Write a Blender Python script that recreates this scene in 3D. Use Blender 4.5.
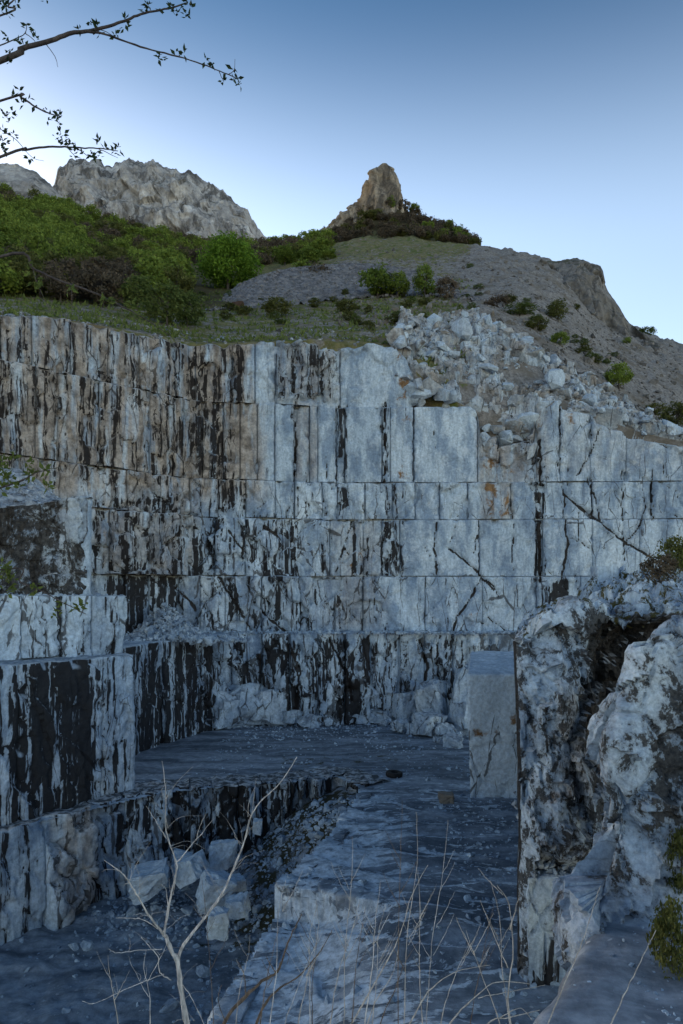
import bpy, bmesh, math, random
import numpy as np
from mathutils import Vector, Matrix

# ------------------------------------------------------------------ scene, camera, light
for o in list(bpy.data.objects): bpy.data.objects.remove(o)
scene = bpy.context.scene
C = scene.collection
R = math.radians
F, CX, HZ, EYE = 683.0, 341.5, 600.0, 10.5          # focal length (px), centre column, horizon row, eye height

cam_d = bpy.data.cameras.new('camera')
cam = bpy.data.objects.new('camera', cam_d); C.objects.link(cam)
cam.location = (0, 0, EYE); cam.rotation_euler = (R(90), 0, 0)
cam_d.sensor_fit = 'VERTICAL'; cam_d.sensor_height = 36.0; cam_d.sensor_width = 24.0
cam_d.lens = 36.0 * F / 1024.0
cam_d.shift_y = (HZ - 512.0) / 1024.0
cam_d.clip_start = 0.05; cam_d.clip_end = 5000
scene.camera = cam

SUN_EL, SUN_AZ = 24.0, 312.0        # compass: 0 = +Y (view direction), clockwise; the sun has gone behind the left-hand ridge
w = bpy.data.worlds.new('World'); scene.world = w; w.use_nodes = True
wt = w.node_tree; wt.nodes.clear()
sky = wt.nodes.new('ShaderNodeTexSky'); sky.sky_type = 'NISHITA'; sky.sun_disc = False
sky.sun_elevation = R(SUN_EL); sky.sun_rotation = R(SUN_AZ)
sky.altitude = 1000; sky.air_density = 1.0; sky.dust_density = 0.7; sky.ozone_density = 2.0
tc = wt.nodes.new('ShaderNodeTexCoord'); sp = wt.nodes.new('ShaderNodeSeparateXYZ')
wt.links.new(tc.outputs['Generated'], sp.inputs[0])
mr = wt.nodes.new('ShaderNodeMapRange'); mr.interpolation_type = 'SMOOTHSTEP'    # paler, brighter air towards the horizon, deeper overhead
mr.inputs['From Min'].default_value = 0.43; mr.inputs['From Max'].default_value = 0.70
wt.links.new(sp.outputs['Z'], mr.inputs['Value'])
mcol = wt.nodes.new('ShaderNodeMix'); mcol.data_type = 'RGBA'
mcol.inputs[6].default_value = (3.2, 2.66, 2.12, 1); mcol.inputs[7].default_value = (0.50, 0.74, 0.82, 1)
wt.links.new(mr.outputs[0], mcol.inputs[0])
mul = wt.nodes.new('ShaderNodeMix'); mul.data_type = 'RGBA'; mul.blend_type = 'MULTIPLY'; mul.inputs[0].default_value = 1
wt.links.new(sky.outputs[0], mul.inputs[6]); wt.links.new(mcol.outputs[2], mul.inputs[7])
bg = wt.nodes.new('ShaderNodeBackground'); bg.inputs[1].default_value = 0.09
wo = wt.nodes.new('ShaderNodeOutputWorld')
wt.links.new(mul.outputs[2], bg.inputs[0]); wt.links.new(bg.outputs[0], wo.inputs[0])

sd = bpy.data.lights.new('sun', 'SUN'); sd.energy = 0.5; sd.angle = R(12); sd.color = (1.0, 0.95, 0.88)
sun = bpy.data.objects.new('sun', sd); C.objects.link(sun)
_d = Vector((math.sin(R(SUN_AZ)) * math.cos(R(SUN_EL)), math.cos(R(SUN_AZ)) * math.cos(R(SUN_EL)), math.sin(R(SUN_EL))))
sun.rotation_euler = _d.to_track_quat('Z', 'Y').to_euler()
sun.location = (0, 0, 60)

vs = scene.view_settings
vs.view_transform = 'Standard'; vs.look = 'None'; vs.gamma = 1.0; vs.use_curve_mapping = False
vs.exposure = 0.72

# ------------------------------------------------------------------ helpers
rng = np.random.default_rng(11)
random.seed(11)
PERM = np.random.default_rng(5).permutation(256).astype(np.int64); PERM = np.concatenate([PERM, PERM, PERM])
GRAD = np.random.default_rng(6).normal(size=(256, 3)); GRAD /= np.linalg.norm(GRAD, axis=1)[:, None]
RND = np.random.default_rng(7).random((256, 4))

def perlin(x, y, z):
    x, y, z = np.broadcast_arrays(np.asarray(x, float), np.asarray(y, float), np.asarray(z, float))
    xi, yi, zi = np.floor(x).astype(np.int64), np.floor(y).astype(np.int64), np.floor(z).astype(np.int64)
    xf, yf, zf = x - xi, y - yi, z - zi
    u, v, t = [a * a * a * (a * (a * 6 - 15) + 10) for a in (xf, yf, zf)]
    out = 0
    for i in (0, 1):
        for j in (0, 1):
            for k in (0, 1):
                h = PERM[PERM[PERM[(xi + i) & 255] + ((yi + j) & 255)] + ((zi + k) & 255)]
                g = GRAD[h]
                d = g[..., 0] * (xf - i) + g[..., 1] * (yf - j) + g[..., 2] * (zf - k)
                out = out + d * (u if i else 1 - u) * (v if j else 1 - v) * (t if k else 1 - t)
    return out * 1.6

def fbm(x, y, z, oct=4, lac=2.05, gain=0.5):
    a, s, t = 1.0, 0.0, 1.0
    for o in range(oct):
        s = s + a * perlin(x * t + 17.3 * o, y * t + 5.1 * o, z * t + 9.7 * o); a *= gain; t *= lac
    return s

def ridged(x, y, z, oct=4):
    a, s, t = 1.0, 0.0, 1.0
    for o in range(oct):
        s = s + a * (1 - 2 * np.abs(perlin(x * t + 7.3 * o, y * t + 3.1 * o, z * t + 1.7 * o))); a *= 0.5; t *= 2.1
    return s

def worley2(u, v, seed=0):
    """F1, F2, cell randoms (4), offset to the cell's point"""
    u, v = np.asarray(u, float), np.asarray(v, float)
    iu, iv = np.floor(u).astype(np.int64), np.floor(v).astype(np.int64)
    f1 = np.full(u.shape, 9.0); f2 = np.full(u.shape, 9.0); idx = np.zeros(u.shape, np.int64)
    ox = np.zeros(u.shape); oy = np.zeros(u.shape)
    for a in (-1, 0, 1):
        for b in (-1, 0, 1):
            h = PERM[PERM[(iu + a + seed * 31) & 255] + ((iv + b + seed * 17) & 255)]
            dx = u - (iu + a + RND[h, 0]); dy = v - (iv + b + RND[h, 1])
            d = np.sqrt(dx * dx + dy * dy)
            m = d < f1
            f2 = np.where(m, f1, np.minimum(f2, d))
            idx = np.where(m, h, idx); ox = np.where(m, dx, ox); oy = np.where(m, dy, oy)
            f1 = np.where(m, d, f1)
    return f1, f2, RND[(idx * 7 + 3) & 255], ox, oy

def facet3(x, y, z, seed=0):
    """planar facets: every cell of broken rock is cut by a plane of its own"""
    ix, iy, iz = [np.floor(a).astype(np.int64) for a in (x, y, z)]
    f1 = np.full(x.shape, 9.0); out = np.zeros(x.shape)
    for a in (-1, 0, 1):
        for b in (-1, 0, 1):
            for c in (-1, 0, 1):
                h = PERM[PERM[PERM[(ix + a + seed) & 255] + ((iy + b) & 255)] + ((iz + c) & 255)]
                dx, dy, dz = x - ix - a - RND[h, 0], y - iy - b - RND[h, 1], z - iz - c - RND[h, 2]
                d = np.sqrt(dx * dx + dy * dy + dz * dz); m = d < f1
                r = RND[(h * 7 + 3) & 255]
                out = np.where(m, (r[..., 0] - .5) + 1.7 * ((r[..., 1] - .5) * dx + (r[..., 2] - .5) * dy + (r[..., 3] - .5) * dz), out); f1 = np.where(m, d, f1)
    return out
def worley3(x, y, z, seed=0):
    ix, iy, iz = [np.floor(a).astype(np.int64) for a in (x, y, z)]
    f1 = np.full(x.shape, 9.0); f2 = np.full(x.shape, 9.0); idx = np.zeros(x.shape, np.int64)
    for a in (-1, 0, 1):
        for b in (-1, 0, 1):
            for c in (-1, 0, 1):
                h = PERM[PERM[PERM[(ix + a + seed) & 255] + ((iy + b) & 255)] + ((iz + c) & 255)]
                d = np.sqrt((x - ix - a - RND[h, 0]) ** 2 + (y - iy - b - RND[h, 1]) ** 2 + (z - iz - c - RND[h, 2]) ** 2)
                m = d < f1
                f2 = np.where(m, f1, np.minimum(f2, d)); idx = np.where(m, h, idx); f1 = np.where(m, d, f1)
    return f1, f2, RND[(idx * 7 + 3) & 255]

def sstep(a, b, x):
    t = np.clip((np.asarray(x, float) - a) / (b - a), 0, 1); return t * t * (3 - 2 * t)

def P(px, row, Y): return Vector(((px - CX) * Y / F, Y, EYE + (HZ - row) * Y / F))
def proj(X, Y, Z):
    Ys = np.maximum(Y, 0.5); return CX + F * X / Ys, HZ - F * (Z - EYE) / Ys

def mk_mesh(name, V, faces, smooth=True, attrs=None):
    V = np.asarray(V, np.float32).reshape(-1, 3)
    me = bpy.data.meshes.new(name)
    if isinstance(faces, np.ndarray): faces = [faces]
    faces = [np.asarray(f, np.int32) for f in faces if len(f)]
    me.vertices.add(len(V)); me.vertices.foreach_set('co', V.ravel())
    nl = sum(f.size for f in faces); npol = sum(len(f) for f in faces)
    me.loops.add(nl); me.polygons.add(npol)
    me.loops.foreach_set('vertex_index', np.concatenate([f.ravel() for f in faces]))
    tot = np.concatenate([np.full(len(f), f.shape[1], np.int32) for f in faces])
    start = np.concatenate([[0], np.cumsum(tot)[:-1]]).astype(np.int32)
    me.polygons.foreach_set('loop_start', start); me.polygons.foreach_set('loop_total', tot)
    me.polygons.foreach_set('use_smooth', np.full(npol, smooth))
    me.update(calc_edges=True); me.validate()
    for k, a in (attrs or {}).items():
        at = me.attributes.new(k, 'FLOAT', 'POINT'); at.data.foreach_set('value', np.asarray(a, np.float32).ravel())
    return me

def obj(name, me, mat=None, parent=None, loc=None):
    o = bpy.data.objects.new(name, me); C.objects.link(o)
    if mat is not None and me is not None and len(me.materials) == 0: me.materials.append(mat)
    if parent is not None: o.parent = parent
    if loc is not None: o.location = loc
    return o

def tag(o, label=None, cat=None, group=None, kind=None):
    if label: o['label'] = label
    if cat: o['category'] = cat
    if group: o['group'] = group
    if kind: o['kind'] = kind
    return o

def grid_faces(nu, nv, off=0, flip=False):
    """vertex index = off + i*nv + j"""
    i, j = np.meshgrid(np.arange(nu - 1), np.arange(nv - 1), indexing='ij')
    a = off + (i * nv + j).ravel()
    q = np.stack([a, a + nv, a + nv + 1, a + 1], 1)
    return q[:, ::-1] if flip else q

# ------------------------------------------------------------------ materials
class NT:
    def __init__(s, name):
        s.m = bpy.data.materials.new(name); s.m.use_nodes = True
        s.t = s.m.node_tree; s.b = s.t.nodes['Principled BSDF']
        s.pos = s.n('ShaderNodeNewGeometry').outputs['Position']
    def n(s, t): return s.t.nodes.new(t)
    def put(s, sock, v):
        if isinstance(v, bpy.types.NodeSocket): s.t.links.new(v, sock)
        elif isinstance(v, (tuple, list)) and sock.type == 'RGBA' and len(v) == 3: sock.default_value = (*v, 1)
        else: sock.default_value = v
    def math(s, op, a, b=None, clamp=False):
        n = s.n('ShaderNodeMath'); n.operation = op; n.use_clamp = clamp
        s.put(n.inputs[0], a)
        if b is not None: s.put(n.inputs[1], b)
        return n.outputs[0]
    def vmath(s, op, a, b):
        n = s.n('ShaderNodeVectorMath'); n.operation = op; s.put(n.inputs[0], a)
        if op == 'SCALE': s.put(n.inputs['Scale'], b)
        else: s.put(n.inputs[1], b)
        return n.outputs[0]
    def mapping(s, v, scale=(1, 1, 1), rot=(0, 0, 0), loc=(0, 0, 0)):
        n = s.n('ShaderNodeMapping'); s.put(n.inputs[0], v)
        n.inputs['Scale'].default_value = scale; n.inputs['Rotation'].default_value = rot; n.inputs['Location'].default_value = loc
        return n.outputs[0]
    def noise(s, v, scale=1.0, detail=4, rough=0.55, col=False):
        n = s.n('ShaderNodeTexNoise'); s.put(n.inputs['Vector'], v); n.inputs['Scale'].default_value = scale
        n.inputs['Detail'].default_value = detail; n.inputs['Roughness'].default_value = rough
        return n.outputs['Color' if col else 'Fac']
    def vor(s, v, scale=1.0, feat='DISTANCE_TO_EDGE'):
        n = s.n('ShaderNodeTexVoronoi'); n.feature = feat; s.put(n.inputs['Vector'], v); n.inputs['Scale'].default_value = scale
        return n.outputs['Distance'] if feat != 'COL' else n.outputs['Color']
    def vcol(s, v, scale=1.0):
        n = s.n('ShaderNodeTexVoronoi'); s.put(n.inputs['Vector'], v); n.inputs['Scale'].default_value = scale
        return n.outputs['Color']
    def attr(s, name):
        n = s.n('ShaderNodeAttribute'); n.attribute_name = name; return n.outputs['Fac']
    def ramp(s, v, a, b, lo=0.0, hi=1.0):
        n = s.n('ShaderNodeMapRange'); n.interpolation_type = 'SMOOTHSTEP'; s.put(n.inputs['Value'], v)
        s.put(n.inputs['From Min'], a); s.put(n.inputs['From Max'], b)
        s.put(n.inputs['To Min'], lo); s.put(n.inputs['To Max'], hi)
        return n.outputs[0]
    def mix(s, f, a, b, mode='MIX'):
        n = s.n('ShaderNodeMix'); n.data_type = 'RGBA'; n.blend_type = mode; n.clamp_factor = True
        s.put(n.inputs[0], f); s.put(n.inputs[6], a); s.put(n.inputs[7], b); return n.outputs[2]
    def rnd(s): return s.n('ShaderNodeObjectInfo').outputs['Random']
    def nz(s):
        g = s.n('ShaderNodeNewGeometry'); q = s.n('ShaderNodeSeparateXYZ'); s.t.links.new(g.outputs['Normal'], q.inputs[0]); return q.outputs['Z']
    def bump(s, h, strength=0.5, dist=0.05):
        n = s.n('ShaderNodeBump'); n.inputs['Strength'].default_value = strength; n.inputs['Distance'].default_value = dist
        s.put(n.inputs['Height'], h); s.t.links.new(n.outputs[0], s.b.inputs['Normal'])
    def out(s, col, rough=0.8, spec=0.3):
        s.put(s.b.inputs['Base Color'], col); s.put(s.b.inputs['Roughness'], rough); s.b.inputs['Specular IOR Level'].default_value = spec
        return s.m

def mat_marble(name='marble', fine=1.0):
    m = NT(name); p = m.pos
    warpc = m.vmath('SUBTRACT', m.noise(p, 0.45, 2, col=True), (0.5, 0.5, 0.5))
    wv = m.vmath('ADD', p, m.vmath('SCALE', warpc, 0.9))
    # sawn grey marble, darker bands leaning across the beds
    band = m.noise(m.mapping(wv, (0.75, 0.5, 0.22), (0, R(-32), 0)), 1.0, 4, 0.6)
    fineb = m.noise(m.mapping(wv, (4.2, 2.0, 0.6), (0, R(-32), 0)), 1.0, 3, 0.6)
    base = m.mix(m.ramp(band, 0.38, 0.60), (0.225, 0.315, 0.435), (0.48, 0.595, 0.71))
    base = m.mix(m.ramp(fineb, 0.45, 0.75, 0, 0.6), base, (0.21, 0.285, 0.385))
    blot = m.noise(p, 0.9, 5, 0.65)
    base = m.mix(m.ramp(blot, 0.52, 0.68, 0, 0.55), base, (0.53, 0.63, 0.73))
    base = m.mix(1.0, base, m.mix(m.rnd(), (0.84, 0.86, 0.88), (1.10, 1.08, 1.06)), 'MULTIPLY')
    base = m.mix(m.math('MULTIPLY', m.attr('pale'), 0.7), base, (0.57, 0.69, 0.80))
    warm = m.attr('warm')
    wn = m.ramp(m.noise(m.mapping(p, (1.4, 1.4, 0.18)), 1.0, 3), 0.26, 0.58)
    base = m.mix(m.math('MULTIPLY', warm, wn), base, m.mix(m.ramp(blot, 0.35, 0.65), (0.14, 0.118, 0.098), (0.38, 0.345, 0.31)))
    # rusty seepage
    ru = m.math('MULTIPLY', m.attr('rust'), 0.42); rb = m.noise(wv, 0.75, 5, 0.65)
    rn = m.ramp(rb, m.math('SUBTRACT', 0.74, ru), m.math('SUBTRACT', 0.86, ru))
    base = m.mix(rn, base, m.mix(m.noise(p, 2.2, 2), (0.10, 0.055, 0.028), (0.33, 0.215, 0.12)))
    grain = m.noise(p, 5.0 * fine, 5, 0.72)
    base = m.mix(0.5, base, m.mix(m.ramp(grain, 0.28, 0.72), (0.42, 0.43, 0.45), (1.34, 1.33, 1.32)), 'MULTIPLY')
    nz = m.nz(); vert = m.ramp(nz, 0.35, 0.75, 1.0, 0.0)
    # fractures: straight leaning joints, open here and closed there
    ck = m.attr('crack')
    sl = m.vmath('ADD', p, m.vmath('SCALE', warpc, 0.35))
    c1v = m.mapping(sl, (0.48, 0.48, 0.11), (0, R(16), 0))
    c2v = m.mapping(sl, (0.70, 0.70, 0.16), (0, R(-42), 0))
    c1 = m.vor(c1v, 1.0); c2 = m.vor(c2v, 1.0)
    gate = m.noise(p, 0.55, 4, 0.6)
    wid = m.math('MULTIPLY', m.ramp(gate, 0.44, 0.68, 0.0, 0.075), m.math('ADD', m.math('MULTIPLY', ck, 1.2), 0.0))
    l1 = m.ramp(c1, m.math('MULTIPLY', wid, 0.5), m.math('ADD', m.math('MULTIPLY', wid, 1.1), 0.0008), 1, 0)
    wid2 = m.math('MULTIPLY', m.ramp(gate, 0.56, 0.36, 0.0, 0.055), m.math('ADD', m.math('MULTIPLY', ck, 1.1), 0.0))
    l2 = m.ramp(c2, m.math('MULTIPLY', wid2, 0.5), m.math('ADD', m.math('MULTIPLY', wid2, 1.1), 0.0008), 1, 0)
    crack = m.math('MULTIPLY', m.math('MAXIMUM', l1, l2), m.ramp(ck, 0.02, 0.3, 0.0, 0.85))
    base = m.mix(m.math('MULTIPLY', crack, m.ramp(nz, 0.5, 0.9, 0.92, 0.35)), base, m.mix(rb, (0.014, 0.014, 0.016), (0.055, 0.047, 0.040)))
    base = m.mix(m.math('MULTIPLY', m.ramp(m.math('ADD', m.attr('cut'), m.math('MULTIPLY', m.math('SUBTRACT', grain, 0.5), 0.8)), 0.50, 0.68), 0.96), base, m.mix(rb, (0.010, 0.010, 0.011), (0.050, 0.040, 0.032)))
    # black runs of seepage down the upright faces, held by the shards of the rock; also painted shade in the hollow
    st = m.attr('streak')
    q = m.n('ShaderNodeSeparateColor'); m.t.links.new(m.vcol(m.mapping(sl, (1.25, 1.25, 0.23), (0, R(9), 0)), 1.0), q.inputs[0])
    q2 = m.n('ShaderNodeSeparateColor'); m.t.links.new(m.vcol(c2v, 1.0), q2.inputs[0])
    bend = m.vmath('ADD', p, m.vmath('SCALE', warpc, 0.5))
    s1 = m.noise(m.mapping(bend, (2.3, 2.3, 0.06)), 1.0, 4, 0.62)
    s2 = m.noise(m.mapping(bend, (6.0, 6.0, 0.12), loc=(3, 9, 2)), 1.0, 3, 0.6)
    sv = m.math('ADD', m.math('MULTIPLY', s1, 0.70), m.math('ADD', m.math('MULTIPLY', s2, 0.28), m.math('MULTIPLY', rb, 0.16)))
    shard = m.math('ADD', m.math('MULTIPLY', m.math('SUBTRACT', q.outputs[0], 0.5), 0.13), m.math('MULTIPLY', m.math('SUBTRACT', q2.outputs[1], 0.5), 0.11))
    sv = m.math('ADD', sv, m.math('MULTIPLY', shard, m.math('ADD', m.math('MULTIPLY', ck, 1.1), 0.25)))
    thr = m.math('SUBTRACT', 0.75, m.math('MULTIPLY', st, 0.34))
    sm = m.ramp(sv, thr, m.math('ADD', thr, 0.05))
    soft_ = m.ramp(sv, m.math('SUBTRACT', thr, 0.11), m.math('ADD', thr, 0.10), 0, 0.34)
    sm = m.math('MULTIPLY', m.math('MAXIMUM', sm, soft_), vert)
    base = m.mix(m.math('MULTIPLY', sm, 0.96), base, m.mix(rb, (0.005, 0.005, 0.007), (0.024, 0.021, 0.020)))
    # lichen and grime in blotches, and painted shade in the rock mass hollow
    mo = m.attr('mottle')
    mn = m.noise(m.mapping(wv, (1, 1, 0.7)), 1.6 if fine < 1.5 else 2.6, 7, 0.76)
    mt = m.math('SUBTRACT', 0.72, m.math('MULTIPLY', mo, 0.40))
    mm = m.math('MAXIMUM', m.ramp(mn, mt, m.math('ADD', mt, 0.05), 0, 0.93), m.ramp(mn, m.math('SUBTRACT', mt, 0.10), m.math('ADD', mt, 0.12), 0, 0.7))
    base = m.mix(mm, base, m.mix(m.ramp(grain, 0.3, 0.7), (0.008, 0.008, 0.008), (0.060, 0.056, 0.052)))
    # dust and chips lying on ledges
    up = m.ramp(nz, 0.55, 0.85)
    dust = m.mix(m.ramp(m.noise(p, 2.2, 6, 0.7), 0.42, 0.62), (0.085, 0.09, 0.095), (0.50, 0.52, 0.54))
    base = m.mix(m.math('MULTIPLY', up, m.attr('dust')), base, dust)
    ms = m.attr('moss'); mt2 = m.math('SUBTRACT', 0.80, m.math('MULTIPLY', ms, 0.5))
    base = m.mix(m.ramp(mn, mt2, m.math('ADD', mt2, 0.08)), base, m.mix(grain, (0.020, 0.024, 0.009), (0.100, 0.088, 0.036)))
    h = m.math('ADD', m.math('MULTIPLY', grain, 0.6), m.math('MULTIPLY', blot, 1.2))
    m.bump(h, 0.9, 0.16 / fine)
    return m.out(base, 0.85, 0.07)

def mat_floor():
    m = NT('quarry_floor_stone'); p = m.pos
    wv = m.vmath('ADD', p, m.vmath('SCALE', m.noise(p, 0.25, 2, col=True), 3.0))
    a = m.noise(m.mapping(wv, (0.10, 0.75, 1)), 1.0, 5, 0.62)
    base = m.mix(m.ramp(a, 0.35, 0.66), (0.092, 0.116, 0.146), (0.29, 0.335, 0.39))
    g = m.noise(p, 2.6, 6, 0.72)
    base = m.mix(0.8, base, m.mix(m.ramp(g, 0.3, 0.72), (0.62, 0.62, 0.64), (1.35, 1.33, 1.3)), 'MULTIPLY')
    wn = m.noise(m.mapping(wv, (0.55, 1.7, 1)), 1.0, 7, 0.70)
    t = m.math('SUBTRACT', 0.76, m.math('MULTIPLY', m.attr('white'), 0.36))
    wm = m.ramp(wn, t, m.math('ADD', t, 0.022))
    base = m.mix(wm, base, m.mix(m.ramp(g, 0.3, 0.68), (0.24, 0.28, 0.325), (0.64, 0.72, 0.80)))
    fl = m.vor(m.vmath('ADD', p, m.vmath('SCALE', m.noise(p, 3, 2, col=True), 0.3)), 3.2, 'F1')
    fleck = m.math('MULTIPLY', m.ramp(fl, 0.10, 0.17, 1, 0), m.ramp(m.noise(p, 0.45, 3), 0.46, 0.60))
    base = m.mix(fleck, base, (0.36, 0.38, 0.40))
    ms = m.attr('moss'); mt2 = m.math('SUBTRACT', 0.80, m.math('MULTIPLY', ms, 0.5))
    base = m.mix(m.ramp(m.noise(p, 1.3, 6, 0.7), mt2, m.math('ADD', mt2, 0.08)), base, m.mix(g, (0.014, 0.015, 0.008), (0.065, 0.056, 0.028)))
    m.bump(m.math('ADD', g, m.math('MULTIPLY', wm, 0.3)), 0.6, 0.08)
    return m.out(base, 0.8, 0.25)

def mat_terrain():
    m = NT('hill_ground'); p = m.pos
    n1 = m.noise(p, 0.18, 8, 0.68); n2 = m.noise(p, 1.3, 6, 0.7)
    grass = m.mix(m.ramp(n2, 0.3, 0.7), (0.10, 0.105, 0.042), (0.215, 0.200, 0.105))
    grass = m.mix(m.ramp(m.noise(p, 0.5, 5), 0.50, 0.66), grass, (0.085, 0.115, 0.030))
    grass = m.mix(m.ramp(n1, 0.54, 0.64), grass, (0.16, 0.135, 0.085))
    stone = m.mix(m.ramp(m.noise(p, 2.4, 8, 0.75), 0.30, 0.70), (0.10, 0.098, 0.095), (0.33, 0.32, 0.315))
    stone = m.mix(m.ramp(m.noise(p, 0.25, 5), 0.48, 0.7), stone, (0.15, 0.135, 0.115))
    sc = m.attr('scree'); t = m.math('SUBTRACT', 0.80, m.math('MULTIPLY', sc, 0.60))
    base = m.mix(m.ramp(m.noise(p, 0.7, 8, 0.72), t, m.math('ADD', t, 0.10)), grass, stone)
    fo = m.attr('forest')
    base = m.mix(fo, base, m.mix(n2, (0.035, 0.032, 0.018), (0.065, 0.055, 0.030)))
    m.bump(m.noise(p, 1.8, 8, 0.75), 0.8, 0.35)
    return m.out(base, 0.95, 0.1)

def mat_limestone(name, dark, light, tint, sc=1.0, tz=0.25):
    m = NT(name); p = m.pos
    g = m.noise(m.mapping(p, (0.16 * sc, 0.16 * sc, 0.07 * sc)), 1.0, 9, 0.70)
    base = m.mix(m.ramp(g, 0.34, 0.66), dark, light)
    base = m.mix(m.ramp(m.noise(p, 0.035 * sc, 5), 0.48, 0.65), base, tint)
    base = m.mix(0.7, base, m.mix(m.ramp(m.noise(p, 0.6 * sc, 8, 0.75), 0.3, 0.7), (0.55, 0.55, 0.56), (1.3, 1.3, 1.28)), 'MULTIPLY')
    gr = m.math('MULTIPLY', m.ramp(m.nz(), 0.62, 0.85), m.ramp(m.noise(p, 0.15 * sc, 6, 0.7), 0.46, 0.6))
    base = m.mix(gr, base, (0.07, 0.075, 0.035))
    gw = m.vmath('ADD', p, m.vmath('SCALE', m.noise(p, 0.06 * sc, 3, col=True), 14.0 / sc))
    gul = m.noise(m.mapping(gw, (0.20 * sc, 0.20 * sc, 0.035 * sc), (0, R(14), 0)), 1.0, 7, 0.68)
    base = m.mix(m.ramp(gul, 0.50, 0.38, 0, 0.8), base, (0.06, 0.058, 0.056))
    m.bump(m.noise(p, 0.5 * sc, 8, 0.75), 0.9, 0.9 / sc)
    return m.out(base, 0.92, 0.15)

def mat_gravel():
    m = NT('grey_gravel'); p = m.pos
    c = m.vcol(p, 1.9)
    q = m.n('ShaderNodeSeparateColor'); m.t.links.new(c, q.inputs[0])
    base = m.mix(q.outputs[0], (0.115, 0.118, 0.125), (0.27, 0.272, 0.285))
    base = m.mix(m.ramp(m.noise(p, 0.3, 6, 0.7), 0.35, 0.7), m.mix(1, base, (0.75, 0.75, 0.78), 'MULTIPLY'), base)
    m.bump(m.math('ADD', m.vor(p, 1.9), m.noise(p, 2, 5)), 0.9, 0.3)
    return m.out(base, 0.92, 0.1)

def mat_leaf(name, a, b):
    m = NT(name); t = m.attr('tone')
    base = m.mix(t, a, b)
    base = m.mix(1.0, base, m.mix(m.rnd(), (0.72, 0.75, 0.72), (1.2, 1.15, 1.1)), 'MULTIPLY')
    tr = m.n('ShaderNodeBsdfTranslucent'); m.put(tr.inputs['Color'], base)
    m.out(base, 0.75, 0.15)
    mx = m.n('ShaderNodeMixShader'); mx.inputs[0].default_value = 0.4
    m.t.links.new(m.b.outputs[0], mx.inputs[1]); m.t.links.new(tr.outputs[0], mx.inputs[2])
    m.t.links.new(mx.outputs[0], m.t.nodes['Material Output'].inputs[0])
    return m.m

def mat_wood(name, a, b, sc=1.0):
    m = NT(name); p = m.pos
    g = m.noise(m.mapping(p, (60 * sc, 60 * sc, 9 * sc)), 1.0, 5, 0.65)
    base = m.mix(m.ramp(g, 0.3, 0.7), a, b)
    base = m.mix(m.ramp(m.noise(p, 14 * sc, 4), 0.52, 0.66, 0, 0.6), base, a)
    m.bump(g, 0.5, 0.003 / sc)
    return m.out(base, 0.85, 0.2)

MARBLE = mat_marble('weathered_marble')
MARBLE_NEAR = mat_marble('weathered_marble_near', 2.0)
FLOOR = mat_floor()
GROUND = mat_terrain()
LIME = mat_limestone('pale_limestone', (0.16, 0.16, 0.165), (0.60, 0.59, 0.58), (0.40, 0.39, 0.385), 0.55)
SPIRE = mat_limestone('ochre_limestone', (0.10, 0.085, 0.07), (0.40, 0.345, 0.275), (0.36, 0.26, 0.17), 1.3)
CRAG = mat_limestone('grey_limestone', (0.08, 0.078, 0.078), (0.27, 0.265, 0.26), (0.19, 0.18, 0.165), 1.6)
GRAVEL = mat_gravel()
LEAF_G = mat_leaf('spring_leaves', (0.085, 0.130, 0.024), (0.225, 0.310, 0.065))
LEAF_P = mat_leaf('pale_leaves', (0.070, 0.105, 0.030), (0.165, 0.215, 0.070))
LEAF_D = mat_leaf('brown_twigs', (0.070, 0.060, 0.046), (0.180, 0.150, 0.115))
LEAF_M = mat_leaf('olive_leaves', (0.060, 0.075, 0.022), (0.150, 0.165, 0.055))
LEAF_T = mat_leaf('young_leaves', (0.030, 0.055, 0.030), (0.080, 0.120, 0.055))
BARK = mat_wood('dark_bark', (0.030, 0.026, 0.024), (0.085, 0.075, 0.068), 0.1)
TWIG = mat_wood('branch_bark', (0.030, 0.027, 0.030), (0.090, 0.080, 0.080))
DEAD = mat_wood('bleached_wood', (0.15, 0.155, 0.165), (0.50, 0.51, 0.52))
DARKTWIG = mat_wood('brown_wood', (0.045, 0.036, 0.030), (0.13, 0.105, 0.085))
STALK = mat_wood('dry_stalk', (0.17, 0.165, 0.16), (0.42, 0.41, 0.39))
def mat_plain(name, col, rough, sc=20):
    m = NT(name); n = m.noise(m.pos, sc, 5, 0.65)
    m.bump(n, 0.4, 0.01)
    return m.out(m.mix(n, tuple(c * 0.6 for c in col), tuple(c * 1.4 for c in col)), rough, 0.3)
RUBBER = mat_plain('black_rubber', (0.012, 0.012, 0.013), 0.65)
OCHRE = mat_plain('ochre_stone', (0.22, 0.19, 0.155), 0.9, 4)
RUST = mat_plain('rusty_iron', (0.055, 0.034, 0.026), 0.9, 6)

# ------------------------------------------------------------------ soft boxes of stain and painted shade, placed on the faces
def soft(px, row, boxes, base=0.0):
    out = np.full(px.shape, base, float)
    for (x0, x1, y0, y1, v, e) in boxes:
        k = sstep(x0 - e, x0 + e, px) * (1 - sstep(x1 - e, x1 + e, px)) * sstep(y0 - e, y0 + e, row) * (1 - sstep(y1 - e, y1 + e, row))
        out = out * (1 - k) + v * k
    return out

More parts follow.
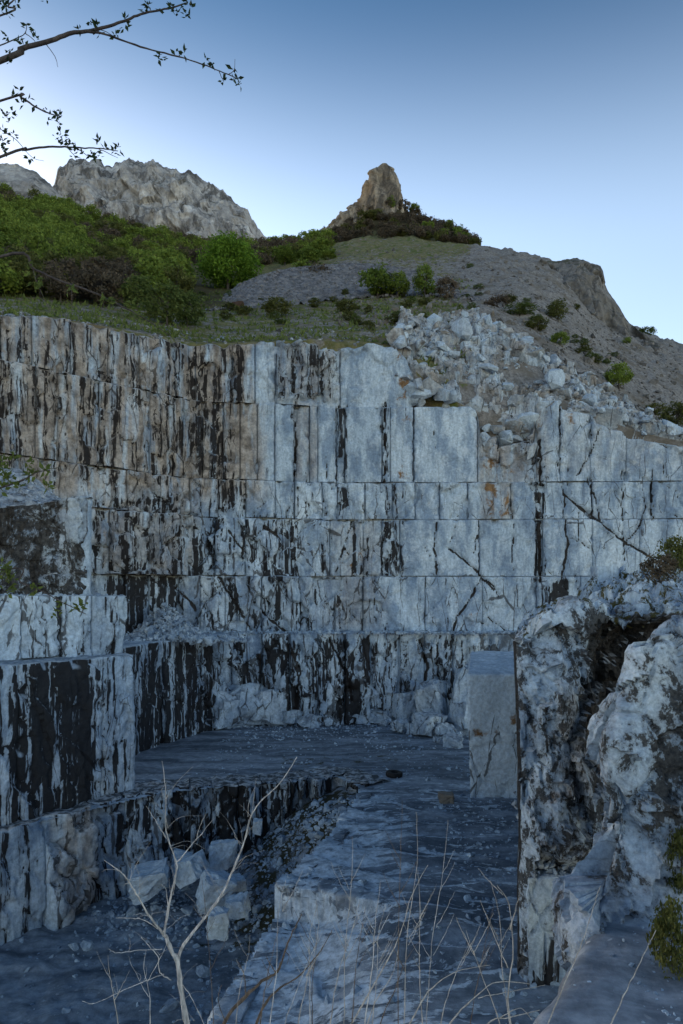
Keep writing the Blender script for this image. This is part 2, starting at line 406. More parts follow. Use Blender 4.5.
# ------------------------------------------------------------------ stones
def hull_mesh(seed, n=16, sx=1.0, sy=1.0, sz=1.0, blocky=0.0):
    r = np.random.default_rng(seed)
    if blocky > 0:
        pts = np.array([(a, b, c) for a in (-1, 1) for b in (-1, 1) for c in (-1, 1)], float) * 0.5
        pts += r.normal(size=pts.shape) * (1 - blocky) * 0.14
        cut = pts.copy(); ex = []
        for q in cut:
            for ax in range(3):
                e = q.copy(); e[ax] *= r.uniform(0.70, 0.92); ex.append(e)
        pts = np.array(ex)
    else:
        pts = r.normal(size=(n, 3)); pts /= np.linalg.norm(pts, axis=1)[:, None]
        pts *= r.uniform(0.38, 0.56, (n, 1))
    pts *= (sx, sy, sz)
    bm = bmesh.new()
    for q in pts: bm.verts.new(q)
    res = bmesh.ops.convex_hull(bm, input=bm.verts[:])
    dead = [g for g in set(res['geom_interior'] + res['geom_unused']) if isinstance(g, bmesh.types.BMVert)]
    bmesh.ops.delete(bm, geom=dead, context='VERTS')
    bmesh.ops.triangulate(bm, faces=bm.faces[:])
    bm.verts.ensure_lookup_table(); bm.verts.index_update()
    V = np.array([v.co[:] for v in bm.verts]); T = np.array([[v.index for v in f.verts] for f in bm.faces])
    bm.free()
    V[:, 2] -= V[:, 2].min()
    return V, T
STONES = [hull_mesh(100 + i, 13 + i % 5, 1, random.uniform(.65, .95), random.uniform(.5, .8)) for i in range(12)]

def rough_stone(seed, sx, sy, sz, blocky=0.0, cuts=3, amp=0.06):
    """a larger boulder: hull, subdivided, chipped"""
    V, T = hull_mesh(seed, 15, 1, 1, 1, blocky)
    bm = bmesh.new()
    vs_ = [bm.verts.new(v) for v in V]
    for t in T: bm.faces.new([vs_[i] for i in t])
    bmesh.ops.subdivide_edges(bm, edges=bm.edges[:], cuts=cuts, use_grid_fill=True)
    bm.verts.ensure_lookup_table(); bm.verts.index_update()
    bmesh.ops.triangulate(bm, faces=bm.faces[:])
    W = np.array([v.co[:] for v in bm.verts]); T2 = np.array([[v.index for v in f.verts] for f in bm.faces]); bm.free()
    c = W.mean(0); d = W - c; d /= np.linalg.norm(d, axis=1)[:, None] + 1e-6
    n = fbm(W[:, 0] * 3 + seed, W[:, 1] * 3, W[:, 2] * 3, 4)
    f1, f2, rr = worley3(W[:, 0] * 3.2 + seed, W[:, 1] * 3.2, W[:, 2] * 3.2)
    W = W + d * (n * amp + (rr[:, 0] - .5)[:, ] * amp * 1.2)[:, None]
    W *= (sx, sy, sz); W[:, 2] -= W[:, 2].min()
    return W, T2

def stone_obj(name, V, T, loc, rot=0, tilt=(0, 0), mat=None, attrs=None, parent=None):
    a = {k: np.full(len(V), v) for k, v in (attrs or {}).items()}
    o = obj(name, mk_mesh(name, V, T, False, a), mat or MARBLE, parent)
    o.location = loc; o.rotation_euler = (tilt[0], tilt[1], rot)
    return o

def scatter_mesh(name, pts, sizes, mat, attrs=None, seed=1, sink=0.25):
    """many loose stones too small to tell apart, in one mesh"""
    r = np.random.default_rng(seed); VV, TT, off = [], [], 0
    for q, s in zip(pts, sizes):
        V, T = STONES[r.integers(len(STONES))]
        a = r.uniform(0, 6.28); ca, sa = math.cos(a), math.sin(a)
        W = V * s; tl = r.normal() * 0.3
        W = np.stack([W[:, 0] * ca - W[:, 1] * sa, W[:, 0] * sa + W[:, 1] * ca, W[:, 2] + W[:, 0] * tl], 1)
        W += np.array(q) - (0, 0, s * sink)
        VV.append(W); TT.append(T + off); off += len(W)
    V = np.concatenate(VV)
    return mk_mesh(name, V, np.concatenate(TT), False, {k: np.full(len(V), v) for k, v in (attrs or {}).items()})

# ------------------------------------------------------------------ hillside behind the quarry
YW_X = np.array([-350, 0, 190, 340, 683, 1050.]); YW_Y = np.array([45, 50, 60, 62.5, 61.5, 61.])
def Yw(px): return 1.0 / np.interp(px, YW_X, 1.0 / YW_Y)
T_G = np.array([1.0, 1.02, 1.08, 1.2, 1.45, 1.8, 2.4, 3.2, 4.2])
T_ROWS = {
 -350: [290, 288, 282, 270, 245, 220, 190, 168, 152], 0: [318, 315, 311, 304, 292, 270, 240, 217, 200],
 50: [319, 317, 313, 306, 294, 274, 248, 225, 208], 100: [327, 324, 319, 311, 299, 282, 258, 237, 222],
 150: [337, 333, 327, 317, 303, 287, 266, 248, 235], 200: [347, 343, 335, 321, 304, 289, 270, 255, 246],
 260: [344, 341, 335, 323, 306, 291, 273, 258, 249], 320: [341, 338, 332, 321, 304, 286, 263, 250, 245],
 360: [350, 342, 331, 320, 304, 284, 257, 241, 238], 400: [362, 345, 329, 318, 303, 281, 255, 241, 237],
 440: [403, 375, 340, 317, 301, 279, 254, 244, 241], 480: [425, 392, 348, 317, 299, 277, 253, 249, 249],
 520: [440, 405, 364, 331, 306, 281, 257, 255, 257], 560: [412, 400, 382, 359, 325, 295, 267, 264, 268],
 600: [420, 412, 400, 386, 355, 335, 318, 313, 316], 640: [434, 430, 425, 413, 385, 360, 338, 332, 336],
 683: [441, 443, 444, 439, 412, 385, 358, 349, 353], 760: [450, 455, 460, 460, 440, 410, 385, 377, 381],
 1050: [480, 490, 500, 500, 490, 470, 450, 442, 446]}
TK = np.array(sorted(T_ROWS)); TR = np.array([T_ROWS[k] for k in TK], float)
TPX = np.arange(-350, 1051, 2.5)
_tab = np.stack([np.interp(TPX, TK, TR[:, j]) for j in range(len(T_G))], 1)
_ker = np.hanning(25); _ker /= _ker.sum()
_tab = np.stack([np.convolve(np.pad(_tab[:, j], 12, 'edge'), _ker, 'valid') for j in range(len(T_G))], 1)
TGF = np.concatenate([np.geomspace(1.0, 4.2, 230), [4.35, 4.6, 5.2]])
def _rows(g):
    lg = np.log(np.minimum(g, 4.2)); r = np.stack([np.interp(lg, np.log(T_G), _tab[i]) for i in range(len(TPX))])
    return r
TABLE = _rows(TGF)
TABLE[:, :] -= np.interp(TPX, [312, 340, 365, 400, 440, 482], [0, 13, 23, 28, 15, 0])[:, None] * sstep(3.55, 4.05, TGF)[None, :]
TABLE[:, -2] += 40; TABLE[:, -1] += 150
PXg, Gg = np.meshgrid(TPX, TGF, indexing='ij')
Yg = Yw(PXg) * Gg; Xg = (PXg - CX) * Yg / F; Zg = EYE + (HZ - TABLE) * Yg / F
forest_m = np.clip(sstep(1.25, 1.5, Gg) * (1 - sstep(120, 330, PXg + 60 * (Gg - 2.2))), 0, 1)
forest_m = np.maximum(forest_m, sstep(3.55, 3.8, Gg) * sstep(300, 325, PXg) * (1 - sstep(470, 485, PXg)))
forest_m = np.maximum(forest_m, sstep(2.9, 3.2, Gg) * (1 - sstep(300, 330, PXg)))
scree_m = soft(PXg, TABLE, [(330, 480, 255, 300, .62, 10), (455, 1100, 240, 520, .85, 15), (200, 420, 300, 345, .58, 15), (-400, 200, 290, 350, .55, 10), (300, 470, 236, 256, .45, 6)], 0.3)
amp = 0.10 + 0.012 * (Yg - 50) * 0.6 + 0.35 * scree_m * sstep(440, 520, PXg)
Zg = Zg + sstep(1.0, 1.05, Gg) * amp * (fbm(Xg * .16, Yg * .16, Zg * .05, 5) + 0.5 * scree_m * ridged(Xg * .35, Yg * .35, Zg * .2, 3) - 0.2)
rowsF = HZ - F * (Zg - EYE) / Yg
Zg[:, 0] -= 3.0; Yg[:, 0] += 3.0
hill = obj('hillside', mk_mesh('hillside', np.stack([Xg, Yg, Zg], -1), grid_faces(len(TPX), len(TGF)), True,
          {'scree': scree_m, 'forest': forest_m}), GROUND)
tag(hill, 'steep grassy and stony hillside rising above the quarry', kind='structure')

_bx = np.arange(-350, 1051, 10.); _bY = Yw(_bx) + 1.6; _bz = np.interp(_bx, TPX, Zg[:, 2]) - .3
_bv = np.stack([np.stack([(_bx - CX) * _bY / F, _bY, np.full(_bx.shape, -2.)], 1), np.stack([(_bx - CX) * _bY / F, _bY, _bz], 1), np.stack([(_bx - CX) * _bY / F, _bY + 14, _bz + 2], 1)], 1)
tag(obj('bedrock', mk_mesh('bedrock', _bv, grid_faces(len(_bx), 3), True, {'streak': np.full(_bx.size * 3, .8), 'warm': np.full(_bx.size * 3, .5)}), MARBLE), 'dark bedrock behind the cut tiers', kind='structure')

def ground(px, g):
    """a point on the hillside by column and relative distance"""
    i = np.clip((px + 350) / 2.5, 0, len(TPX) - 1.001); j = np.clip(np.interp(g, TGF, np.arange(len(TGF))), 0, len(TGF) - 1.001)
    i0, j0 = int(i), int(j); a, b = i - i0, j - j0
    q = lambda A: (A[i0, j0] * (1 - a) + A[i0 + 1, j0] * a) * (1 - b) + (A[i0, j0 + 1] * (1 - a) + A[i0 + 1, j0 + 1] * a) * b
    return Vector((q(Xg), q(Yg), q(Zg)))
def g_at(px, row, gmin=1.0):
    i = int(round((px + 350) / 2.5)); k = np.where((rowsF[i] <= row) & (TGF >= gmin))[0]
    return TGF[k[0]] if len(k) else 4.1

def rock_sheet(name, ox, orow, brow, Yb, Yt, mat, dx=0.8, nv=110, amp=3.0, f=0.05, back=0.4, vz=0.45, label=None, jag=1.5):
    """a crag seen from the front: its face leans back to the ridge and falls away behind"""
    px = np.arange(ox[0], ox[-1] + .01, dx); top = np.interp(px, ox, orow); bot = np.interp(px, ox, brow)
    top = top + jag * fbm(px * .12, 0 * px + 3.3, 0 * px + Yb, 4)
    t = np.concatenate([np.linspace(0, 1, nv), [1.0, 1.0, 1.0, 1.0]])
    extra = np.concatenate([np.zeros(nv), [0.15, .4, .7, 1.0]])
    PX, T = np.meshgrid(px, t, indexing='ij'); E = np.broadcast_to(extra[None, :], PX.shape)
    row = bot[:, None] + (top - bot)[:, None] * T
    Y = Yb + (Yt - Yb) * T ** 1.4
    X = (PX - CX) * Y / F; Z = EYE + (HZ - row) * Y / F
    n = ridged(X * f, Y * f, Z * f * vz, 5) * 0.6 + fbm(X * f * .5, Y * f, Z * f * .4, 3)
    f1, f2, cr_, _, _ = worley2(X * f * 1.7 + .3 * n, Z * f * vz * 1.5)
    n = n + (cr_[..., 0] - .5) * 1.0
    fade = (1 - E) * np.clip(T * 6, 0, 1)
    Y2 = Y - n * amp * fade * (0.25 + 0.75 * (1 - T ** 8))
    X2 = (PX - CX) * Y / F + 0.3 * amp * fbm(Z * f, X * f, Y * 0 + 7, 3) * fade * (1 - T ** 8)
    Y2 = Y2 + E * (Yt * back); Z2 = Z - E * (Yt * back) * 0.55
    o = obj(name, mk_mesh(name, np.stack([X2, Y2, Z2], -1), grid_faces(len(px), len(t))), mat)
    return tag(o, label, kind='structure')

rock_sheet('mountain', [40, 55, 60, 66, 75, 88, 97, 104, 112, 122, 135, 150, 163, 172, 186, 196, 205, 215, 226, 238, 248, 257, 264, 272, 290, 320],
           [215, 186, 172, 166, 162, 161, 160, 164, 166, 162, 161, 162.5, 167, 170, 171, 174, 179, 187, 195, 206, 214, 226, 236, 243, 249, 254],
           [300] * 26, 395, 470, LIME, 0.5, 190, 9.0, 0.046, 0.35, 0.42, 'pale grey limestone mountain behind the wooded slope', 3.4)
rock_sheet('crag', [-140, -60, 0, 8, 16, 26, 34, 42, 50, 58, 70], [150, 158, 166, 164, 165, 168, 170, 177, 184, 192, 204],
           [230] * 11, 262, 290, LIME, 0.7, 60, 4.0, 0.05, 0.3, 0.5, 'pale rock crag above the wood at the far left', 1.5)
rock_sheet('cliff', [520, 535, 548, 560, 568, 576, 584, 592, 599, 602, 604, 609, 616, 624, 632, 640, 655],
           [262, 262, 263, 262, 260, 259, 261, 264, 267, 272, 281, 291, 301, 314, 327, 336, 346],
           [300, 312, 320, 326, 330, 333, 336, 338, 340, 341, 342, 344, 346, 349, 352, 354, 358], 128, 150, CRAG, 0.5, 90, 2.4, 0.11, 0.2, 0.6,
           'grey craggy cliff on the right shoulder of the hill', 1.6)

def loft_rock(name, prof, Y, dep, mat, label, f=0.3, amp=1.0, na=110, nz=110, kind='structure'):
    """prof: (row, left px, right px) from bottom to top"""
    prof = np.array(prof, float)
    t = np.linspace(0, 1, nz); k = np.linspace(0, 1, len(prof))
    row, l, r = [np.interp(t, k, prof[:, c]) for c in range(3)]
    a = np.linspace(0, 2 * np.pi, na, endpoint=False)
    cx = (l + r) / 2; hw = (r - l) / 2
    A, Tt = np.meshgrid(a, t, indexing='ij')
    ca = np.sign(np.cos(A)) * np.abs(np.cos(A)) ** .75; sa = np.sign(np.sin(A)) * np.abs(np.sin(A)) ** .75
    X = (cx[None] - CX) * Y / F + hw[None] * Y / F * ca
    Yy = Y + dep * (hw[None] / hw.max()) * sa
    Z = np.broadcast_to(EYE + (HZ - row) * Y / F, X.shape).copy()
    n = ridged(X * f, Yy * f, Z * f * .35, 5) * .5 + fbm(X * f * .6, Yy * f * .6, Z * f * .3, 3) * .8
    f1, f2, cr_ = worley3(X * f * 1.6, Yy * f * 1.6, Z * f * .6)
    n = (n + (cr_[..., 0] - .5) * 1.2) * amp * np.clip((1 - Tt) * 3 + .12, 0, 1)
    X = X + ca * n; Yy = Yy + sa * n; Z = Z + 0.3 * n * np.clip(Tt * 4, 0, 1)
    V = np.stack([X, Yy, Z], -1).reshape(-1, 3)
    i, j = np.meshgrid(np.arange(na), np.arange(nz - 1), indexing='ij')
    a0 = (i * nz + j).ravel(); b0 = (((i + 1) % na) * nz + j).ravel()
    Q = np.stack([a0, b0, b0 + 1, a0 + 1], 1)
    topi = len(V); V = np.vstack([V, [[V.reshape(na, nz, 3)[:, -1, 0].mean(), V.reshape(na, nz, 3)[:, -1, 1].mean(), V.reshape(na, nz, 3)[:, -1, 2].mean() + .4]]])
    tri = np.stack([np.arange(na) * nz + nz - 1, ((np.arange(na) + 1) % na) * nz + nz - 1, np.full(na, topi)], 1)
    o = obj(name, mk_mesh(name, V, [Q, tri]), mat)
    return tag(o, label, kind=kind)
loft_rock('rock_pinnacle', [(244, 330, 412), (232, 336, 407), (222, 345, 404), (214, 351, 402), (207, 356, 401), (200, 362, 400.5), (193, 364, 399.5), (186, 367, 398),
                           (178, 370, 396), (172, 374, 394), (168, 378, 391), (164, 382, 387)], 252, 8.0, SPIRE, 'ochre rock pinnacle standing on the hilltop', 0.26, 1.15)
loft_rock('rock_spur', [(246, 318, 372), (236, 322, 370), (228, 330, 368), (221, 338, 366), (214, 345, 365), (208, 350, 364), (203, 354, 362)], 250, 5.0, SPIRE, 'lower ochre rock spur on the left flank of the pinnacle', 0.3, 1.2)

# ------------------------------------------------------------------ cut benches of the quarry
STREAK = [(-400, 250, 290, 490, .44, 15), (192, 238, 345, 402, .52, 10), (252, 275, 345, 402, .05, 2), (272, 322, 345, 402, .52, 8), (318, 338, 350, 402, .45, 4), (340, 412, 330, 402, .02, 3),
          (180, 226, 402, 482, .50, 10), (238, 480, 402, 480, .10, 3), (292, 298, 402, 480, .5, 3), (333, 348, 402, 480, .46, 5), (376, 393, 402, 480, .50, 6),
          (196, 254, 482, 518, .52, 10), (252, 335, 482, 518, .2, 4), (334, 354, 482, 518, .52, 6), (372, 402, 482, 518, .52, 7), (533, 546, 440, 582, .66, 4),
          (88, 190, 495, 580, .58, 8), (190, 330, 518, 632, .42, 8), (330, 380, 520, 632, .24, 8), (376, 404, 518, 578, .60, 7), (352, 371, 535, 578, .62, 3), (404, 530, 520, 575, .10, 4),
          (98, 180, 575, 640, .70, 6), (120, 216, 640, 770, .74, 8), (216, 278, 640, 730, .60, 5), (278, 400, 640, 730, .60, 6), (400, 530, 640, 730, .46, 6),
          (540, 570, 560, 622, .80, 4), (546, 690, 470, 580, .14, 6)]
WARM = [(-400, 262, 290, 500, .95, 15), (252, 276, 345, 402, .05, 2), (276, 338, 340, 402, .55, 6), (294, 318, 402, 480, .55, 4), (478, 545, 402, 482, .7, 8), (86, 195, 488, 575, .70, 10),
        (180, 340, 575, 632, .2, 10), (330, 380, 520, 632, .45, 10), (480, 515, 480, 520, .6, 5), (560, 690, 395, 470, .25, 8)]
RUSTM = [(276, 335, 345, 402, .30, 6), (396, 412, 345, 402, .55, 4), (400, 412, 402, 480, .45, 3), (440, 478, 410, 480, .25, 8), (478, 540, 415, 482, .50, 6), (484, 512, 482, 520, .62, 4), (545, 640, 400, 440, .32, 8),
         (455, 482, 540, 632, .45, 6), (338, 365, 528, 570, .42, 5), (320, 345, 580, 632, .38, 6), (90, 190, 500, 575, .25, 10)]
CRACK = [(-400, 250, 290, 490, .30, 10), (238, 480, 402, 480, .03, 4), (252, 276, 345, 402, .05, 2), (340, 412, 330, 402, .03, 3), (190, 340, 518, 640, .8, 8), (480, 700, 395, 582, .26, 10), (340, 405, 518, 640, .55, 8), (405, 530, 520, 575, .06, 5),
         (405, 530, 577, 640, .3, 6), (200, 540, 636, 730, .95, 8)]
ROUGH = [(-400, 250, 290, 490, .40, 10), (276, 340, 340, 402, 1.0, 4), (238, 478, 402, 480, .10, 4), (86, 195, 488, 575, 1.1, 8), (190, 340, 518, 640, .75, 8), (480, 545, 402, 482, .8, 6), (340, 400, 518, 640, .45, 8),
         (404, 530, 520, 575, .12, 5), (200, 540, 636, 730, .85, 8), (545, 690, 470, 580, .2, 6), (560, 690, 395, 470, .3, 6)]
_cr = np.random.default_rng(77)
CUTS = [([(566, 494), (580, 507), (594, 517), (611, 531), (626, 542), (650, 556), (690, 566)], 2.6), ([(626, 542), (640, 527), (648, 505)], 1.8), ([(449, 548), (463, 559), (478, 572), (494, 590)], 2.2), ([(482, 577), (474, 592), (467, 604), (457, 616), (453, 634)], 2.4),
        ([(264, 527), (278, 535), (292, 546)], 5.0), ([(228, 530), (236, 541), (246, 553)], 2.2), ([(251, 540), (253, 552), (252, 562)], 5.5), ([(219, 577), (230, 594), (239, 609), (251, 630)], 2.6), ([(255, 606), (271, 620), (287, 633)], 2.4), ([(176, 588), (194, 606), (198, 624)], 3.0),
        ([(540, 440), (541, 480), (539, 520), (541, 580)], 4.2), ([(563, 483), (566, 500), (564, 519)], 1.6), ([(385, 402), (383, 430), (387, 455), (384, 482)], 2.0), ([(295, 402), (297, 440), (294, 482)], 1.8), ([(336, 402), (337, 480)], 1.2), ([(414, 402), (413, 480)], 1.3), ([(478, 410), (490, 424), (505, 432), (530, 440)], 3.0),
        ([(500, 425), (498, 455), (503, 480)], 2.4), ([(437, 522), (434, 545), (438, 575)], 1.6), ([(479, 520), (479.5, 577)], 1.1), ([(514, 520), (513, 577)], 1.1), ([(565, 520), (568, 545), (562, 578)], 3.0), ([(592, 480), (593, 520)], 1.2), ([(623, 470), (625, 560)], 1.3), ([(652, 470), (653, 520)], 1.2), ([(560, 402), (559, 470)], 1.2),
        ([(586, 478), (596, 495), (600, 520)], 1.8), ([(600, 430), (590, 455), (578, 475)], 1.4), ([(352, 520), (345, 545), (336, 572)], 2.0), ([(440, 636), (436, 660), (442, 690)], 2.5), ([(420, 640), (428, 668), (418, 712)], 3.2), ([(330, 640), (346, 672), (352, 700)], 3.0), ([(290, 645), (300, 672), (296, 710)], 4.0)]
for _k in range(95):
    x, y = _cr.uniform(150, 690), _cr.uniform(400, 715)
    if 238 < x < 478 and 402 < y < 480 and _cr.random() < .8: continue
    a = (_cr.choice([.72, .78, 1.5, 1.6, 1.56]) if x > 400 else _cr.choice([-1.05, 1.1, 1.5, 1.6])) + _cr.normal() * .10; L = _cr.uniform(10, 44); n = 6; pts = []
    for i in range(n): pts.append((x, y)); a += _cr.normal() * .16; x += math.cos(a) * L / n; y += math.sin(a) * L / n
    CUTS.append((pts, float(_cr.uniform(.3, .95))))
def cut_mask(px, row):
    out = np.zeros(px.shape); lo, hi = px.min() - 6, px.max() + 6; r0, r1 = row.min() - 6, row.max() + 6
    jx = 1.6 * perlin(px * .22, row * .22, 0 * px + 1.5); jw = .55 + .9 * np.clip(perlin(px * .13, row * .13, 0 * px + 6.5) + .5, 0, 1.2)
    for pts, w_ in CUTS:
        q = np.array(pts, float)
        if q[:, 0].max() < lo or q[:, 0].min() > hi or q[:, 1].max() < r0 or q[:, 1].min() > r1: continue
        d = np.full(px.shape, 99.)
        for a, b in zip(q[:-1], q[1:]):
            ab = b - a; t = np.clip(((px + jx - a[0]) * ab[0] + (row - a[1]) * ab[1]) / (ab @ ab + 1e-6), 0, 1)
            d = np.minimum(d, np.hypot(px + jx - a[0] - t * ab[0], row - a[1] - t * ab[1]))
        out = np.maximum(out, np.clip(1.2 - d / (w_ * jw * .60 + .25), 0, 1))
    return out
def wall_attrs(px, row, up=0.0):
    jx = 5 * perlin(px * .05, row * .05, 0 * px + 2.5); jy = 4 * perlin(px * .05, row * .05, 0 * px + 8.5)
    a, b = px + jx, row + jy
    return {'cut': cut_mask(px, row), 'streak': soft(px + .3 * jx, b, STREAK, .12), 'warm': soft(a, b, WARM, .06), 'rust': soft(a, b, RUSTM, .08), 'crack': soft(a, b, CRACK, .22), 'mottle': np.full(px.shape, .14), 'dust': np.full(px.shape, .12)}
def wall_rough(px, row): return soft(px, row, ROUGH, .35)

def const(v): return lambda px, row: np.full(px.shape, float(v))
def plain(**kw): return lambda px, row: {k: (v(px, row) if callable(v) else np.full(px.shape, float(v))) for k, v in kw.items()}

_bn = [0]
def bench(name, label, cat, poly, ztop, zbot, splits, res=0.14, attrs=wall_attrs, rough=wall_rough, ledge=6.0, gap=0.07, cell=(1.9, 2.6), off=0.20, skew=.25,
          mat=None, piece='marble_panel', group=None, kind=None, px_poly=True, chips=1.0, back=0.55, cut=0.13):
    mat = mat or MARBLE
    _bn[0] += 1; seed = _bn[0] * 13
    pts = np.array([((p - CX) * Y / F, Y) for p, Y in poly]) if px_poly else np.array(poly, float)
    seg = np.linalg.norm(np.diff(pts, axis=0), axis=1); S = np.concatenate([[0], np.cumsum(seg)])
    sd_ = np.linspace(0, S[-1], 800); xd, yd = np.interp(sd_, S, pts[:, 0]), np.interp(sd_, S, pts[:, 1])
    k = max(3, int(1.2 / (S[-1] / 800))); ker = np.ones(2 * k + 1) / (2 * k + 1)
    tx = np.convolve(np.pad(np.gradient(xd), k, 'edge'), ker, 'valid'); ty = np.convolve(np.pad(np.gradient(yd), k, 'edge'), ker, 'valid')
    ln = np.hypot(tx, ty); nxd, nyd = ty / ln, -tx / ln
    pxd = CX + F * xd / yd
    if px_poly: sp_ = np.interp(splits, pxd, sd_)
    else: sp_ = np.array(splits) * S[-1]
    zt = lambda s: np.interp(s, S if not px_poly else np.interp([q[0] for q in ztop], pxd, sd_), [q[1] for q in ztop]) if isinstance(ztop, list) else np.full(np.shape(s), float(ztop))
    zb = lambda s: np.interp(s, np.interp([q[0] for q in zbot], pxd, sd_), [q[1] for q in zbot]) if isinstance(zbot, list) else np.full(np.shape(s), float(zbot))
    X_ = lambda s: np.interp(s, sd_, xd); Y_ = lambda s: np.interp(s, sd_, yd); NX = lambda s: np.interp(s, sd_, nxd); NY = lambda s: np.interp(s, sd_, nyd)
    # bedrock behind the cut pieces
    sb = np.linspace(sp_[0], sp_[-1], 60); offs = [(-back, 0), (-back, 1), (-ledge - 1.2, 1)]
    V = []
    for o_, tt in offs:
        V.append(np.stack([X_(sb) + NX(sb) * o_, Y_(sb) + NY(sb) * o_, np.where(tt, zt(sb) - .25, zb(sb))], 1))
    V = np.stack(V, 1)
    px, row = proj(V[..., 0], V[..., 1], V[..., 2])
    root = obj(name, mk_mesh(name, V, grid_faces(len(sb), 3), True, {k_: a for k_, a in attrs(px, row).items()}), mat)
    tag(root, label, cat if not kind else None, group, kind)
    for q in range(len(sp_) - 1):
        s0, s1 = sp_[q] + gap * random.uniform(.25, .75), sp_[q + 1] - gap * random.uniform(.25, .75)
        h = float(np.max(zt(np.array([s0, s1])) - zb(np.array([s0, s1]))))
        if s1 - s0 < .15 or h < .2: continue
        nu, nv = max(3, int((s1 - s0) / res) + 1), max(3, int(h / res) + 1)
        s = np.linspace(s0, s1, nu); t = np.linspace(0, 1, nv); Sg, Tg = np.meshgrid(s, t, indexing='ij')
        ZT = zt(Sg); ZB = zb(Sg) + (cut * random.uniform(.2, 1.0) if h > 1 else 0); Z = ZB + Tg * (ZT - ZB)
        X = X_(Sg); Y = Y_(Sg); px, row = proj(X, Y, Z)
        rg = rough(px, row)
        wr = 0.5 * fbm(Sg * .5 + seed, Z * .5, 0 * Z + 4.4, 3)
        f1, f2, c_, ox, oy = worley2((Sg + wr + skew * Z) / cell[0], (Z + wr) / cell[1], seed)
        D = random.uniform(-off, off) + random.uniform(-.012, .012) * (Sg - s.mean()) + random.uniform(-.015, .015) * (Z - Z.mean())
        D = D + (rg > .5).mean() * random.uniform(-.28, .28)
        D = D + rg * ((c_[..., 0] - .5) * .9 + ox * (c_[..., 1] - .5) * 1.3 + oy * (c_[..., 2] - .5) * 1.1) - rg * .38 * np.exp(-(f2 - f1) / .05)
        g1, g2, d_, ox2, oy2 = worley2((Sg + wr - .4 * Z) / (cell[0] * .38), (Z + wr) / (cell[1] * .36), seed + 5)
        D = D + rg * ((d_[..., 0] - .5) * .22 + ox2 * (d_[..., 1] - .5) * .45)
        D = D + fbm(Sg * .9 + seed, Z * .5, 0 * Z, 4) * .10 * (.25 + rg) + .012 * fbm(Sg * 4, Z * 4, 0 * Z + seed, 2)
        de = np.minimum(np.minimum(Sg - s0, s1 - Sg), np.minimum((ZT - Z), 9))
        D = D - .05 * np.exp(-de / .05)
        ch = perlin(Sg * 1.1 + seed, Z * .9, 0 * Z + 3.1)
        D = D - chips * np.clip(ch - .18, 0, 1) * np.exp(-np.maximum(de, np.minimum(Z - ZB, de)) / .4) * 1.3
        # the top edge is broken, not ruled
        Z = Z + Tg ** 3 * (.5 if ztop is t1 else .12) * np.minimum(rg, 1) * fbm(Sg * .8, 0 * Sg + seed, 0 * Sg, 3)
        at = attrs(px, row)
        if 'cut' in at: D = D - .30 * at['cut']
        bx, by = NX(Sg), NY(Sg)
        VX, VY = X + bx * D, Y + by * D
        # broken cells turned inward: fold the rim back into ledge and sides
        ext = [.30, .8, 1.4, ledge]
        nT = nv + len(ext); A = {}
        full = np.zeros((nu + 2, nT, 3))
        full[1:-1, :nv] = np.stack([VX, VY, Z], -1)
        for e_i, e in enumerate(ext):
            b = max(-e, -ledge)
            lz = Z[:, -1] + .10 * fbm(s * 1.7, np.full(nu, e * 1.7), np.full(nu, seed * 1.), 3) * (e_i > 0) - (0 if e_i < 3 else .05)
            full[1:-1, nv + e_i] = np.stack([X_(s) + NX(s) * (b + D[:, -1] * max(0, 1 - e)), Y_(s) + NY(s) * (b + D[:, -1] * max(0, 1 - e)), lz], 1)
        for side, ii, ss in ((0, 1, s0), (-1, -2, s1)):
            full[side] = full[ii]
            full[side, :nv, 0] = X_(ss) + NX(ss) * -max(back + .05, .6); full[side, :nv, 1] = Y_(ss) + NY(ss) * -max(back + .05, .6)
        att = {}
        for k_, a in at.items():
            b = np.concatenate([a, np.repeat(a[:, -1:], len(ext), 1)], 1); b = np.concatenate([b[:1], b, b[-1:]], 0); att[k_] = b
        obj(piece, mk_mesh(piece, full, grid_faces(nu + 2, nT), True, att), mat, root)
    return root

def pyw(dY, xs=(-350, 0, 190, 340, 683, 1050)): return [(x, float(Yw(x)) + dY) for x in xs]
def zrow(px, row, Y): return EYE + (HZ - row) * Y / F
t1 = [(x, zrow(x, r, Yw(x))) for x, r in ((-350, 292), (-150, 304), (0, 317), (40, 316), (60, 319), (100, 326), (150, 336), (200, 346), (240, 345), (262, 341), (300, 342), (335, 352), (345, 348), (370, 344), (392, 347), (405, 356), (414, 380))]
bench('quarry_tier', 'brown streaked topmost tier of the back wall under the grass', 'rock wall', pyw(0), t1, 28.0,
      [-350, -250, -150, -60, 0, 32, 70, 108, 140, 174.5, 196, 232, 255, 276, 318, 340, 412], off=.15)
t2 = [(-350, 28), (470, 28.1), (478, 27.6), (481, 25.4), (500, 24.4), (520, 24.8), (534, 25.6), (538, 28.6), (558, 28.5), (562, 27.7), (590, 27.3), (597, 26.4), (622, 25.7), (627, 25.0), (640, 24.9), (683, 24.3), (1050, 22.3)]
bench('quarry_tier', 'tall second tier of the back wall with smooth blue grey slabs', 'rock wall', pyw(-.14), t2, 21.15,
      [-350, -260, -170, -80, -10, 35, 58, 100, 150, 174, 184, 202, 223, 240, 257.5, 275, 294, 310, 317.6, 337, 345, 382, 390, 413.5, 478, 500, 537, 560, 590, 626, 683, 760, 850, 950, 1050], ledge=6.0)
